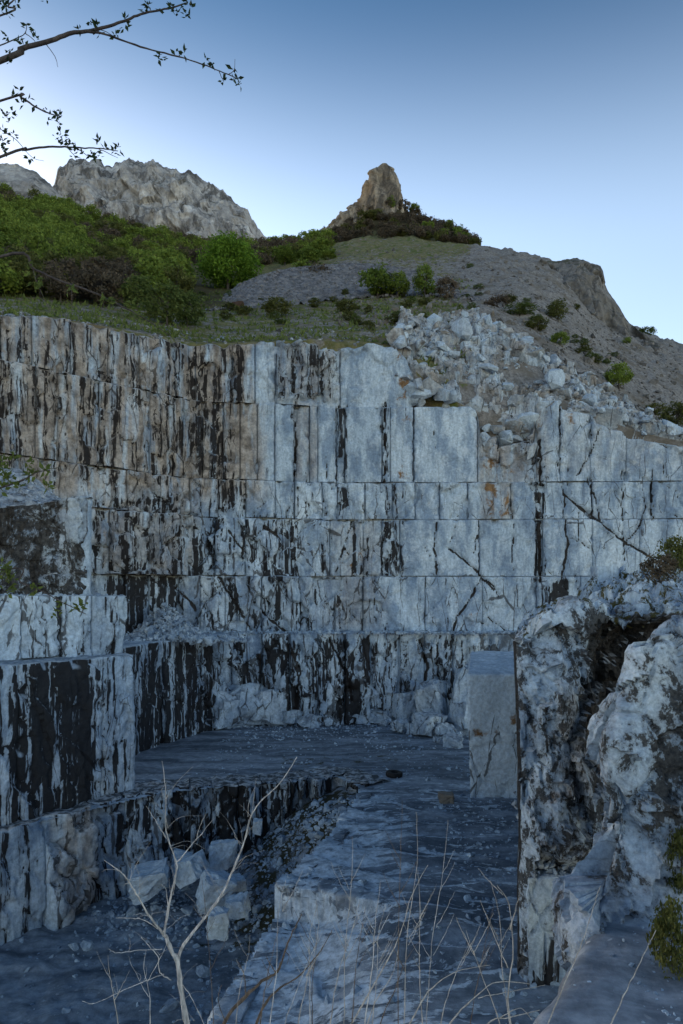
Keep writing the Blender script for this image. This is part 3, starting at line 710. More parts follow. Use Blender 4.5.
bench('quarry_tier', 'narrow third tier of the back wall with black seeps', 'rock wall', pyw(-.28), 21.15, 17.75,
      [-350, -200, -60, 20, 60, 88, 128, 160, 190, 218, 246, 275, 295, 322, 337, 365, 392, 415, 440, 468, 511, 537, 543, 593, 652, 700, 760, 850, 950, 1050], ledge=6.0)
bench('quarry_tier', 'pale fourth tier of the back wall with thin joints', 'rock wall', [(-350, 44), (0, 49.6), (88, 54.0), (150, 56.6), (186, 57.6), (190, 59.5), (340, 62.05), (683, 61.05), (1050, 60.5)], 17.75, 12.6,
      [-350, -200, -60, 60, 110, 150, 190, 215, 245, 290, 330, 363, 382, 400, 479, 537, 543, 592, 640, 690, 780, 900, 1050], ledge=6.0)
bench('quarry_tier', 'cracked fifth tier of the back wall above the rubble ledge', 'rock wall', [(-100, 50.5), (100, 55.2), (174, 58.9), (182, 58.9), (340, 61.7), (683, 60.7), (1050, 60)], 12.6, 7.6,
      [-100, 30, 90, 125, 150, 178, 200, 225, 262, 300, 335, 363, 425, 482, 537, 580, 640, 720, 850, 1050], ledge=6.0)
bench('quarry_tier', 'black and white streaked lowest tier of the back wall', 'rock wall', [(96, 43), (133, 46.5), (170, 51), (205, 55), (232, 57), (340, 58), (400, 58.6), (480, 59), (683, 58), (1050, 57)],
      [(96, 7.3), (170, 7.5), (232, 7.7), (683, 7.75), (1050, 7.75)], -.4,
      [96, 116, 135, 165, 200, 232, 262, 290, 318, 345, 370, 400, 425, 452, 480, 520, 580, 683, 850, 1050], ledge=9.0, cell=(1.3, 3.0))

# ------------------------------------------------------------------ stepped benches on the left
blk = lambda b: (lambda px, row: soft(px, row, b, .3))
bench('left_bench', 'black stained lower bench on the left with a ruled pale ledge', 'rock bench', [(-140, 26.9), (0, 31.6), (135, 38.0)], 7.45, -.3, [-140, -62, 20, 104, 135.5],
      res=.085, attrs=plain(streak=blk([(-150, 3, 600, 900, .6, 5), (5, 92, 640, 900, .78, 8), (92, 118, 640, 900, .62, 6), (118, 140, 640, 900, .42, 4)]), crack=.22, warm=.08, mottle=.15, dust=.6, rust=.05, pale=.4),
      rough=const(.30), ledge=3.4, gap=.03, off=.03, cell=(1.0, 4.0), skew=.35)
bench('left_bench', 'white cracked middle bench on the left above the ruled ledge', 'rock bench', [(-140, 29.0), (0, 34.5), (127, 38.9)], 10.75, 7.38, [-140, -40, 22, 62, 92, 127],
      res=.085, attrs=plain(streak=.30, crack=.75, warm=.05, mottle=.26, dust=.6, rust=.14, moss=.12, pale=.5), rough=const(.28), ledge=3.6, gap=.06, off=.06, cell=(.9, 2.4), skew=-.3)
bench('left_bench', 'dark mottled upper bench on the left with a squared corner', 'rock bench', [(-140, 35.2), (0, 38.6), (88, 41.0)], [(-140, 15.6), (0, 15.75), (40, 16.1), (88, 16.85)], 10.7, [-140, -30, 88],
      res=.085, attrs=plain(streak=.38, crack=.35, warm=.30, rust=.30, mottle=blk([(-150, 62, 480, 600, .72, 8), (62, 90, 480, 535, .28, 4), (60, 90, 540, 600, .70, 5)]), dust=1), rough=const(.50), ledge=3.0, gap=.05, off=.05, cell=(1.4, 1.6))
# end face of the upper bench, pale and sawn
bench('left_bench', 'narrow pale sawn end face of the mottled upper bench', 'rock bench', [(-15.12, 41.3), (-16.45, 44.8), (-17.7, 48.2)], 16.7, 10.2, [0, .5, 1.0], res=.3,
      attrs=plain(streak=.1, crack=.1, dust=1, mottle=.1), rough=const(.1), ledge=1.0, px_poly=False, gap=.02, off=.02)

# ------------------------------------------------------------------ quarry floor with the pit cut into it
PIT = np.array([(-40, 0), (-21, 24.4), (-15.6, 31.2), (-9.75, 37.7), (-7.1, 38.6), (-2.4, 39.9), (-.4, 41.0), (1.05, 38.6), (.55, 35.2), (-.72, 29.9), (-2.45, 25.2), (-2.55, 24.6), (-3.6, 19.5), (-4.6, 13), (-4.6, 3), (-40, 3)])
def inside(poly, x, y):
    r = np.zeros(x.shape, bool); n = len(poly)
    for i in range(n):
        (x0, y0), (x1, y1) = poly[i], poly[(i + 1) % n]
        c = ((y0 > y) != (y1 > y)); xx = x0 + (y - y0) * (x1 - x0) / ((y1 - y0) + 1e-9)
        r ^= c & (x < xx)
    return r
def step_edge(X): return np.interp(X, [-3, -2.45, 0, 2.5, 6], [25.3, 25.2, 24.2, 23.0, 22.0])
def floor_z(X, Y):
    wv = Y + 2.2 * fbm(X * .12, Y * .12, 0 * X + 1.7, 3) + .18 * X
    per = 2.3; ph = wv / per - np.floor(wv / per)
    terr = .14 * (sstep(.0, .86, ph) - sstep(.90, 1.0, ph)) * sstep(40, 33, Y) * sstep(-4, 0, X + 3)
    z = terr - .10 + .06 * fbm(X * .5, Y * .5, 0 * X, 4)
    low = (Y < step_edge(X)) * (1 - sstep(-2.0, 2.6, X)) * -1.15
    return z + low, ph
fr = np.concatenate([np.linspace(690, 740, 60), np.linspace(741, 1110, 280)]); fx = np.arange(-260, 960, 2.2)
FX, FR = np.meshgrid(fx, fr, indexing='ij')
FY = F * EYE / (FR - HZ); FXX = (FX - CX) * FY / F
FZ, FPH = floor_z(FXX, FY)
dpit = np.full(FXX.shape, 1e9)
for i in range(2, 14):
    a, b = PIT[i], PIT[i + 1]; ab = b - a; t = np.clip(((FXX - a[0]) * ab[0] + (FY - a[1]) * ab[1]) / (ab @ ab), 0, 1)
    dpit = np.minimum(dpit, np.hypot(FXX - a[0] - t * ab[0], FY - a[1] - t * ab[1]))
white = .50 + .40 * np.exp(-dpit / 2.2) + .50 * sstep(.80, .92, FPH) * sstep(40, 34, FY) + .06 * (FZ < -.5) + .20 * soft(FXX, FY, [(-4, 2.5, 14, 36, 1, 1.8)])
white -= .25 * sstep(40, 46, FY)
floorV = np.stack([FXX, FY, FZ], -1).reshape(-1, 3)
fq = grid_faces(len(fx), len(fr), flip=True)
cen = floorV[fq].mean(1)
fq = fq[~inside(PIT, cen[:, 0], cen[:, 1])]
mossf = soft(FX, FR, [(280, 400, 752, 766, .55, 5), (140, 260, 745, 760, .4, 5)], .12)
fl = obj('quarry_floor', mk_mesh('quarry_floor', floorV, fq, True, {'white': white, 'moss': mossf}), FLOOR)
tag(fl, 'dark dusty stone floor of the quarry with pale broken edges', kind='structure')

# pit floor, rising in rubble towards the back right
def pit_z(X, Y):
    up = sstep(-7.5, .8, X + .15 * (Y - 36)) * sstep(24, 36, Y + .5 * X)
    return -5.15 + 3.9 * up + .22 * fbm(X * .6, Y * .6, 0 * X + 3, 4) + .5 * sstep(33, 38, Y) * (X > -11)
pxs, pys = np.arange(-24, 2.6, .14), np.arange(13, 42.2, .14)
PX_, PY_ = np.meshgrid(pxs, pys, indexing='ij'); PZ_ = pit_z(PX_, PY_)
up_ = sstep(-9, -3, PX_ + .1 * (PY_ - 30)) * sstep(26, 31, PY_)
pf = obj('pit_floor', mk_mesh('pit_floor', np.stack([PX_, PY_, PZ_], -1), grid_faces(len(pxs), len(pys)), True, {'white': .30 - .1 * up_, 'moss': .12 + .62 * up_}), FLOOR)
tag(pf, 'dark dusty floor of the lower pit rising in mossy rubble', kind='structure')
pw = lambda b, base: (lambda px, row: soft(px, row, b, base))
bench('pit_face', 'pale left wall of the pit with a reddish broken vein', 'rock wall', [(-140, 26.5), (0, 31.0), (60, 33.3), (125, 36.1), (172, 37.95)], .03, -5.5, [-140, -60, 0, 46, 94, 128, 172], res=.085,
      attrs=plain(streak=pw([(-10, 30, 820, 960, .45, 6), (35, 50, 820, 960, .2, 4), (50, 100, 810, 930, .35, 6), (100, 170, 780, 900, .48, 6)], .3), crack=pw([(-10, 48, 820, 960, .10, 4), (50, 170, 780, 940, .9, 5)], .4), warm=pw([(55, 98, 800, 930, .7, 7)], .0),
                  rust=pw([(55, 98, 800, 930, .30, 7)], .03), mottle=.15, dust=1), rough=pw([(-10, 48, 820, 960, .2, 4), (50, 100, 810, 940, .9, 5)], .55), ledge=2.4, gap=.05, off=.08, cell=(1.1, 2.2), back=.4)
bench('pit_face', 'streaked back wall of the pit under the quarry floor edge', 'rock wall', [(160, 37.8), (215, 38.5), (300, 39.8), (335, 40.9), (361, 38.6)], .03, [(160, -5.5), (250, -4.6), (361, -2.2)], [160, 190, 212, 238, 262, 290, 312, 338, 361], res=.085,
      attrs=plain(streak=pw([(160, 190, 780, 900, .80, 3), (225, 245, 780, 900, .75, 4), (285, 312, 770, 850, .70, 4)], .55), crack=.85, warm=.05, mottle=.2, dust=1, rust=.08), rough=const(.7), ledge=2.2, gap=.06, off=.12, cell=(.9, 2.6), back=.4)
bench('pit_face', 'right edge of the pit where the white floor breaks off', 'rock wall', [(1.1, 38.5), (.55, 35.2), (-.72, 29.9), (-2.45, 25.15)], -.04, -3.2, [0, .2, .42, .62, .82, 1.0], res=.10, mat=FLOOR,
      attrs=plain(white=.70), rough=const(.6), ledge=.7, px_poly=False, gap=.05, off=.06, back=.3)
bench('stone_step', 'broken white step across the quarry floor beside the pit', 'rock step', [(-2.5, 25.2), (-1.4, 24.85), (-.6, 24.5), (.6, 23.9)], .04, -1.6, [0, .42, .72, 1.0], res=.07, mat=FLOOR,
      attrs=plain(white=.74), rough=const(.45), ledge=.9, px_poly=False, gap=.04, off=.05, back=.3)
bench('stone_step', 'left edge of the lower white shelf dropping into the pit', 'rock step', [(-2.45, 24.75), (-3.6, 19.5), (-4.6, 13.2)], -1.16, -5.6, [0, .3, .6, 1.0], res=.10, mat=FLOOR,
      attrs=plain(white=.7), rough=const(.5), ledge=.9, px_poly=False, gap=.05, off=.05, back=.3)

# ------------------------------------------------------------------ freestanding block and the rocks on the right
def rockbox(name, c, dims, r, res, disp, warp=None, attrs=None, mat=None):
    dims = np.array(dims, float); h = dims / 2
    n = np.maximum(3, (dims / res).astype(int))
    V, Q, off = [], [], 0
    for ax in range(3):
        for sg in (-1, 1):
            b, c2 = [(1, 2), (2, 0), (0, 1)][ax]
            u = np.linspace(-h[b], h[b], n[b]); v = np.linspace(-h[c2], h[c2], n[c2]); U, W = np.meshgrid(u, v, indexing='ij')
            p = np.zeros(U.shape + (3,)); p[..., ax] = sg * h[ax]; p[..., b] = U; p[..., c2] = W
            V.append(p.reshape(-1, 3)); Q.append(grid_faces(n[b], n[c2], off, flip=sg < 0)); off += U.size
    V = np.concatenate(V); Q = np.concatenate(Q)
    key = np.round(V * 5000).astype(np.int64); _, first, inv = np.unique(key, axis=0, return_index=True, return_inverse=True)
    V = V[first]; Q = inv.ravel()[Q]
    inner = np.clip(V, -h + r, h - r); d = V - inner; nn = d / (np.linalg.norm(d, axis=1)[:, None] + 1e-9)
    V = inner + nn * r
    W = V + np.array(c)
    t = (V / h)                                   # -1..1 box coordinates
    if warp is not None: W = warp(W, t)
    W = W + nn * disp(W, nn, t)[:, None]
    px, row = proj(W[:, 0], W[:, 1], W[:, 2])
    at = attrs(px, row, W, nn) if attrs else {}
    me = mk_mesh(name, W, Q, name == 'marble_block', at)
    return obj(name, me, mat or MARBLE_NEAR)

def d_block(W, n, t):
    f1, f2, c_ = worley3(W[:, 0] * .5, W[:, 1] * .5, W[:, 2] * .4, 3)
    return .05 * fbm(W[:, 0], W[:, 1], W[:, 2], 4) + .10 * (c_[:, 0] - .5) * (t[:, 2] < .2) - .12 * np.exp(-(f2 - f1) / .04) * (t[:, 2] < .1)
def w_block(W, t):
    W = W.copy(); dy = (t[:, 1] + 1) / 2
    W[:, 2] += np.where(t[:, 2] > 0, .75 * dy * t[:, 2], 0)
    W[:, 0] += dy * 1.35 + .10 * (t[:, 2]) * -1
    return W
o = rockbox('marble_block', (8.75, 39.6, 3.2), (3.9, 6.4, 6.7), .10, .10, d_block, w_block,
            lambda px, row, W, n: {'streak': np.full(px.shape, .05), 'crack': np.where(row > 715, .42, .04), 'rust': soft(px, row, [(466, 525, 708, 742, .42, 10)], .04), 'warm': np.full(px.shape, .04), 'mottle': np.full(px.shape, .10), 'pale': np.full(px.shape, 1.), 'dust': np.full(px.shape, .3)}, MARBLE)
tag(o, 'tall pale squared marble block standing on the floor beside the rock mass', 'marble block')

# big rock mass, its left side sawn flat
def w_mass(W, t):
    W = W.copy()
    yy = W[:, 1] - 19.0
    W[:, 0] += np.clip(yy, 0, 30) * .275 * np.clip((1 - t[:, 0]) / 1.2, 0, 1)
    top = (t[:, 2] + 1) / 2
    xs = W[:, 0] - .275 * np.clip(yy, 0, 30)
    W[:, 2] += top ** 3 * (.05 * np.clip(xs - 5, 0, 9) + .085 * np.clip(yy, 0, 16) * sstep(6.4, 10.5, xs)) - top ** 4 * (.55 * sstep(6.6, 5.0, xs) + .22)
    fr_ = (1 - t[:, 1]) / 2
    z = W[:, 2]
    # hollow under the lip
    hn = .55 * fbm(W[:, 0] * .7, W[:, 1] * 0 + 3, z * .7, 3); hol = sstep(6.2, 8.3, W[:, 0] + hn) * sstep(4.0, 7.6, z + hn) * sstep(10.5, 8.7, z + .8 * hn)
    W[:, 1] += fr_ ** 3 * (1.3 * hol + .10 * np.clip(z - 3, 0, 8) - .7 * sstep(6.4, 5.6, W[:, 0]) * sstep(4, 7, z) * 0)
    W[:, 1] += fr_ ** 3 * -.9 * np.exp(-((W[:, 0] - 6.0) / .8) ** 2) * sstep(9.8, 7.5, z) * sstep(2.6, 4, z)
    return W
def d_mass(W, n, t):
    sawn = sstep(-.8, -.97, t[:, 0]) * np.clip(-n[:, 0], 0, 1)
    f1, f2, c_ = worley3(W[:, 0] * .8, W[:, 1] * .8, W[:, 2] * .55, 1)
    g1, g2, e_ = worley3(W[:, 0] * 2.1, W[:, 1] * 2.1, W[:, 2] * 1.6, 2)
    d = .14 * fbm(W[:, 0] * .5, W[:, 1] * .5, W[:, 2] * .4, 5) + .60 * facet3(W[:, 0] * .8, W[:, 1] * .8, W[:, 2] * .42, 1) + .26 * facet3(W[:, 0] * 2.1, W[:, 1] * 2.1, W[:, 2] * 1.3, 2) - .16 * np.exp(-(f2 - f1) / .05) - .07 * np.exp(-(g2 - g1) / .05) + .06 * ridged(W[:, 0] * 2, W[:, 1] * 2, W[:, 2] * 2, 3)
    return d * (1 - .93 * sawn) * (.5 + .5 * np.clip(t[:, 0] + 1.3, 0, 1))
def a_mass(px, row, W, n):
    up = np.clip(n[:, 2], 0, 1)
    return {'streak': .25 + .60 * soft(px, row, [(594, 670, 622, 720, 1, 8)]) + .6 * (n[:, 0] < -.8), 'crack': np.full(px.shape, .10), 'rust': soft(px, row, [(584, 604, 705, 775, .74, 6), (545, 600, 740, 800, .40, 10)], .12), 'warm': soft(px, row, [(560, 604, 690, 800, .6, 10)], .08),  # the streak box blackens the hollow, shade painted into the colour
            'mottle': soft(px, row, [(528, 552, 600, 800, .50, 6), (552, 592, 625, 880, .60, 8), (588, 690, 608, 730, .95, 6), (590, 690, 730, 900, .7, 6)], .55) * (1 - .45 * up), 'moss': .12 + .50 * up, 'dust': np.full(px.shape, .8)}  # heaviest mottle box paints the hollow's shade under the lip; the rest is grime
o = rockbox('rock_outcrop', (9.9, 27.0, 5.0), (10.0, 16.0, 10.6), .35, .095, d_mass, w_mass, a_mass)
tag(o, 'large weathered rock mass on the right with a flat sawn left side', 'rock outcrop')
def d_base(W, n, t):
    f1, f2, c_ = worley3(W[:, 0] * 1.1, W[:, 1] * 1.1, W[:, 2] * .7, 6)
    return .08 * fbm(W[:, 0], W[:, 1], W[:, 2], 4) + .30 * (c_[:, 0] - .5) * sstep(-.6, .2, t[:, 0]) - .13 * np.exp(-(f2 - f1) / .05)
o = rockbox('rock_ledge', (6.45, 19.7, 1.35), (3.1, 2.4, 3.3), .08, .06, d_base, lambda W, t: W + np.stack([(W[:, 1] - 18.5) * .30 * (1 - t[:, 0]) / 2 + .12, 0 * W[:, 0], 0 * W[:, 0]], 1),
            lambda px, row, W, n: {'streak': soft(px, row, [(520, 560, 925, 1000, .78, 8)], .25), 'crack': np.full(px.shape, .6), 'mottle': np.full(px.shape, .30), 'warm': np.full(px.shape, .1), 'dust': np.full(px.shape, .6), 'rust': np.full(px.shape, .12), 'moss': .4 * np.clip(n[:, 2], 0, 1)})
tag(o, 'cracked squared ledge at the foot of the rock mass', 'rock ledge')

# near boulder
def w_boul(W, t):
    W = W.copy(); z = W[:, 2]
    left = np.interp(z, [3.6, 4.6, 5.2, 6.2, 7.0, 7.9, 8.5, 9.1, 9.6, 9.75, 10.1], [3.7, 3.9, 4.15, 4.55, 4.62, 4.62, 4.85, 5.15, 5.35, 5.6, 5.9]) + (W[:, 1] - 11.8) * .46
    W[:, 0] = left + (t[:, 0] + 1) / 2 * (10.4 - left)
    W[:, 1] += .16 * np.clip(z - 4.6, 0, 6) * np.clip(-t[:, 1], 0, 1)
    return W
def d_boul(W, n, t):
    f1, f2, c_ = worley3(W[:, 0] * .75, W[:, 1] * .75, W[:, 2] * .6, 4)
    g1, g2, e_ = worley3(W[:, 0] * 2.4, W[:, 1] * 2.4, W[:, 2] * 1.9, 8)
    return .08 * fbm(W[:, 0] * .6, W[:, 1] * .6, W[:, 2] * .5, 5) + .50 * facet3(W[:, 0] * .62, W[:, 1] * .62, W[:, 2] * .42, 4) + .20 * facet3(W[:, 0] * 1.8, W[:, 1] * 1.8, W[:, 2] * 1.2, 8) - .12 * np.exp(-(f2 - f1) / .04) + .03 * ridged(W[:, 0] * 3, W[:, 1] * 3, W[:, 2] * 3, 3)
o = rockbox('boulder', (6.7, 13.5, 6.9), (5.0, 3.4, 6.1), .5, .055, d_boul, w_boul,
            lambda px, row, W, n: {'streak': np.full(px.shape, .1), 'crack': np.full(px.shape, .03), 'mottle': soft(px, row, [(655, 690, 690, 820, .75, 8), (565, 600, 830, 930, .05, 5), (600, 660, 640, 700, .42, 8)], .50), 'warm': soft(px, row, [(600, 690, 800, 940, .35, 15)], .12),
                                   'rust': np.full(px.shape, .15), 'moss': soft(px, row, [(620, 690, 780, 950, .42, 15)], .22), 'dust': np.full(px.shape, .3)})
tag(o, 'large pale rounded boulder at the right edge of the view', 'boulder')

# ledge that the boulder stands on, and the bank under the viewpoint
def sheet(name, xs, ys, zf, mat, attrs, label, kind='structure'):
    A, B = np.meshgrid(xs, ys, indexing='ij'); Z = zf(A, B)
    o = obj(name, mk_mesh(name, np.stack([A, B, Z], -1), grid_faces(len(xs), len(ys)), True, {k: (v(A, B) if callable(v) else np.full(A.shape, float(v))) for k, v in attrs.items()}), mat)
    return tag(o, label, kind=kind)
def ledge_z(X, Y):
    edge = np.interp(Y, [4, 8, 9.6, 12, 14, 17], [1.2, 1.75, 2.65, 4.35, 5.2, 6.0]) + .12 * fbm(X * 0 + 2, Y * 1.5, Y * 0, 3)
    d = X - edge
    z = 4.75 + .05 * (Y - 10) + .10 * sstep(4.4, 6.5, X) + .03 * fbm(X * 1.2, Y * 1.2, 0 * X + 2, 4) + .10 * sstep(4.3, 6.0, X - .2 * (Y - 9)) * fbm(X * 2, Y * 2, 0 * X + 5, 3)
    return np.where(d > 0, z - .35 * np.exp(-d / .12), z - .35 + np.clip(d, -1, 0) * 7)
sheet('rock_shelf', np.arange(.4, 13, .06), np.arange(4.5, 13.2, .06), ledge_z, FLOOR, {'white': lambda X, Y: .15 + .15 * sstep(4.2, 5.6, X - .25 * (Y - 9)), 'moss': lambda X, Y: .1 + .2 * sstep(5, 7, X)}, 'dark smooth rock shelf at the lower right')
def bank_z(X, Y):
    e = 3.75 + .15 * fbm(X * .8, 0 * X, 0 * X + 1, 3) - .35 * np.clip(X - 1.2, 0, 4)
    return 7.95 + .10 * fbm(X, Y, 0 * X, 4) - np.clip(Y - e, 0, 20) * 2.6 - .3 * np.clip(X - 1.5, 0, 3)
sheet('bank', np.arange(-9, 7.5, .12), np.concatenate([np.arange(-6, 3, .25), np.arange(3, 9.2, .10)]), bank_z, FLOOR, {'white': .2, 'moss': .5}, 'mossy bank at the rim of the quarry')

# ------------------------------------------------------------------ rubble slope above the wall on the right
rpx = np.arange(388, 800, 1.3); rg_ = np.linspace(0, 1, 90)
g_end = np.interp(rpx, [388, 400, 430, 480, 520, 560, 600, 640, 683, 800], [1.10, 1.14, 1.20, 1.22, 1.19, 1.17, 1.17, 1.16, 1.14, 1.1])
RPX, RT = np.meshgrid(rpx, rg_, indexing='ij'); RG = .995 + (g_end[:, None] - .995) * RT
_ri = (RPX + 350) / 2.5; _rj = np.interp(RG, TGF, np.arange(len(TGF)))
_i0 = np.clip(_ri.astype(int), 0, len(TPX) - 2); _j0 = np.clip(_rj.astype(int), 0, len(TGF) - 2); _a = _ri - _i0; _b = _rj - _j0
_q = lambda A: (A[_i0, _j0] * (1 - _a) + A[_i0 + 1, _j0] * _a) * (1 - _b) + (A[_i0, _j0 + 1] * (1 - _a) + A[_i0 + 1, _j0 + 1] * _a) * _b
RX, RY, RZ = _q(Xg), _q(Yg), _q(Zg)
edge = np.minimum(np.minimum(RT / .06, (1 - RT) / .12), np.minimum((RPX - 388) / 10, 1)); edge = np.clip(edge, 0, 1)
wr = .6 * fbm(RX * .4, RY * .4, RZ * .4, 3)
f1, f2, c_ = worley3((RX + wr) * .36, (RY + wr) * .36, (RZ + wr) * .36, 9)
g1, g2, e_ = worley3((RX + wr) * .95, (RY + wr) * .95, (RZ + wr) * .95, 5)
RD = .45 + .95 * facet3((RX + wr) * .36, (RY + wr) * .36, (RZ + wr) * .36, 9) + .55 * facet3((RX + wr) * .95, (RY + wr) * .95, (RZ + wr) * .95, 5) - .35 * np.exp(-(f2 - f1) / .07) - .15 * np.exp(-(g2 - g1) / .07) + .15 * fbm(RX, RY, RZ, 3)
RD = RD * edge - .9 * (1 - edge)
rub = obj('rubble_slope', mk_mesh('rubble_slope', np.stack([RX, RY - .62 * RD, RZ + .78 * RD], -1), grid_faces(len(rpx), len(rg_)), False,
          {'warm': np.clip(.60 + .6 * fbm(RX * .25, RY * .25, RZ * .25, 3), 0, 1), 'pale': np.full(RX.shape, .6), 'rust': np.full(RX.shape, .20), 'crack': np.full(RX.shape, .3), 'mottle': np.full(RX.shape, .24), 'streak': np.full(RX.shape, .15), 'dust': np.full(RX.shape, .35)}), MARBLE)
tag(rub, 'slope of pale broken rock above the right half of the wall', kind='structure')
STONE_ME = []
for k, (V, T) in enumerate(STONES):
    me = mk_mesh('stone', V, T, False, {'pale': np.full(len(V), .6), 'warm': np.full(len(V), [.1, .6, .3, .8][k % 4]), 'mottle': np.full(len(V), .20), 'rust': np.full(len(V), .2), 'dust': np.full(len(V), .15), 'streak': np.full(len(V), .1)}); me.materials.append(MARBLE); STONE_ME.append(me)
def stone(parent, loc, s, name='stone', flat=1.0):
    o = bpy.data.objects.new(name, STONE_ME[int(rng.integers(len(STONE_ME)))]); C.objects.link(o); o.parent = parent
    o.location = loc; o.scale = (s, s * rng.uniform(.7, 1.1), s * rng.uniform(.6, 1.0) * flat); o.rotation_euler = (rng.normal() * .35, rng.normal() * .35, rng.uniform(0, 6.28)); return o
for k in range(236):
    i, j = int(rng.integers(4, len(rpx) * .80)), int(rng.integers(4, 84))
    s_ = float(np.clip(rng.lognormal(.18, .5), .6, 3.4))
    stone(rub, (RX[i, j], RY[i, j] - .62 * RD[i, j] - .2, RZ[i, j] + .78 * RD[i, j] - s_ * .22), s_)
for px_, row_, s_ in [(408, 392, 2.6), (416, 384, 3.2), (424, 394, 2.8), (432, 388, 3.0), (414, 398, 2.0), (440, 396, 2.4), (404, 376, 2.2), (428, 376, 2.6), (396, 372, 1.8), (450, 398, 2.2), (420, 400, 1.8), (436, 378, 2.2), (326, 356, 2.2), (312, 350, 1.8), (300, 346, 1.6), (288, 344, 1.5)]:
    stone(rub, P(px_, row_ + 6, 62.6), s_)
for k in range(34):
    px_ = rng.uniform(476, 540); row_ = rng.uniform(405, 450); s_ = float(np.clip(rng.lognormal(.3, .4), .7, 3.0)); stone(rub, P(px_, row_ + 8, 62.4 + (440 - row_) * .03), s_)
k = 3000; ii = rng.integers(2, len(rpx) - 4, k); jj = rng.integers(0, 89, k)
tag(obj('rubble', scatter_mesh('rubble', np.stack([RX[ii, jj], RY[ii, jj] - .62 * RD[ii, jj], RZ[ii, jj] + .78 * RD[ii, jj]], 1), np.clip(rng.lognormal(-1.0, .45, k), .12, .9), MARBLE, {'warm': .6, 'mottle': .25, 'rust': .2, 'pale': .6}), MARBLE), 'small broken stones strewn over the rubble slope', kind='stuff')
# broken rim along the top of the wall on the left
pts, sz = [], []
for k in range(420):
    px = rng.uniform(0, 410); g = 1.008 + abs(rng.normal()) * .05; q = ground(px, g); pts.append(q[:]); sz.append(float(np.clip(rng.lognormal(-1.1, .6), .15, 1.5)))
tag(obj('rim_stones', scatter_mesh('rim_stones', pts, sz, MARBLE, {'warm': .6, 'mottle': .52, 'dust': .1}, 3, .45), MARBLE), 'loose grey stones along the rim of the wall', kind='stuff')
# stones over the scree
pts, sz = [], []
for k in range(4200):
    px = rng.uniform(330, 720); g = 1.12 + rng.random() ** 1.3 * 1.5
    q = ground(px, g); pts.append(q[:]); sz.append(float(np.clip(rng.lognormal(-.75, .5), .2, 1.8)))
tag(obj('scree_stones', scatter_mesh('scree_stones', pts, sz, CRAG, None, 4, .35), CRAG), 'grey stones strewn over the right shoulder of the hill', kind='stuff')

# grey gravel heap on the meadow
hx = np.arange(205, 500, 1.0); top_r = np.interp(hx, [205, 213, 225, 240, 260, 280, 300, 325, 350, 380, 420, 450, 500], [309, 303, 294, 283.5, 275, 269.5, 266.5, 264.5, 263, 264, 271, 279, 296])
bot_r = np.interp(hx, [205, 225, 260, 300, 340, 400, 450, 500], [310, 309, 307.5, 304, 299, 296, 296, 305])
tt = np.concatenate([np.linspace(0, 1, 46), [1, 1, 1]]); ex_ = np.concatenate([np.zeros(46), [2, 6, 14]])
HB = np.array([Yw(x) * g_at(x, r + 1.5, 1.1) for x, r in zip(hx, bot_r)]); HB = np.convolve(np.pad(HB, 8, 'edge'), np.ones(17) / 17, 'valid')
HXg, HT = np.meshgrid(hx, tt, indexing='ij'); rw = bot_r[:, None] + (top_r - bot_r)[:, None] * HT
HYb = HB[:, None] + 17 * HT
HY = HYb + ex_[None, :]
HZg = EYE + (HZ - rw) * HYb / F - ex_[None, :] * .25
HXX = (HXg - CX) * HYb / F
n_ = fbm(HXX * 1.2, HY * 1.2, HZg * 1.2, 4)
HZg = HZg + .22 * n_ * (HT < .99) + .10 * n_
heap = obj('gravel_heap', mk_mesh('gravel_heap', np.stack([HXX, HY, HZg], -1), grid_faces(len(hx), len(tt))), GRAVEL)
tag(heap, 'heap of grey broken stone on the meadow beside the round tree', 'gravel heap')
k = 3000; ii = rng.integers(3, len(hx) - 2, k); jj = rng.integers(0, 46, k)
st_ = obj('loose_stone', scatter_mesh('loose_stone', np.stack([HXX[ii, jj], HY[ii, jj], HZg[ii, jj]], 1), np.clip(rng.lognormal(-1.0, .4, k), .15, 1.0), GRAVEL, None, 6, .45), GRAVEL, heap); st_['kind'] = 'stuff'

# ------------------------------------------------------------------ boulders and debris on the quarry floor
def fz(X, Y): return float(floor_z(np.array([X]), np.array([Y]))[0][0])
def at_floor(px, row, z=0.0):
    Y = F * (EYE - z) / (row - HZ); return (px - CX) * Y / F, Y
BW = {'pale': .4, 'warm': .12, 'mottle': .30, 'crack': .4, 'rust': .08, 'dust': .5, 'streak': .12}
def boulder(px, row, wpx, hpx, label, seed, blocky=0.0, rot=0, tilt=(0, 0), z=None, group='boulders at the foot of the wall', depth=1.0, mat=None, attrs=None, name='boulder', cat='boulder'):
    zz = 0.0 if z is None else z; X, Y = at_floor(px, row, zz); s1, s2 = wpx * Y / F, hpx * Y / F
    V, T = rough_stone(seed, s1 * 1.12, s1 * depth, s2 * 1.15, blocky, 4, .10)
    o = stone_obj(name, V, T, (X, Y + s1 * .3, (fz(X, Y) if z is None else z) - .08 * s2), rot, tilt, mat, attrs or BW); return tag(o, label, cat, group)
boulder(243, 728, 58, 52, 'largest shattered white boulder leaning on the foot of the back wall', 201, 0, .3, (.1, -.2), depth=.7)
boulder(222, 728, 26, 24, 'broken white boulder at the left foot of the largest shattered one', 211, .2, .8, (.2, .2), depth=.8)
boulder(262, 726, 24, 28, 'upright shard at the right flank of the largest shattered boulder', 212, .3, .3, (.1, .2), depth=.6)
boulder(233, 690, 44, 34, 'broken pale slab perched above the largest shattered boulder', 202, .3, .5, (.2, .4), z=2.6, depth=.6)
boulder(272, 722, 22, 13, 'small white stone right of the largest shattered boulder', 203)
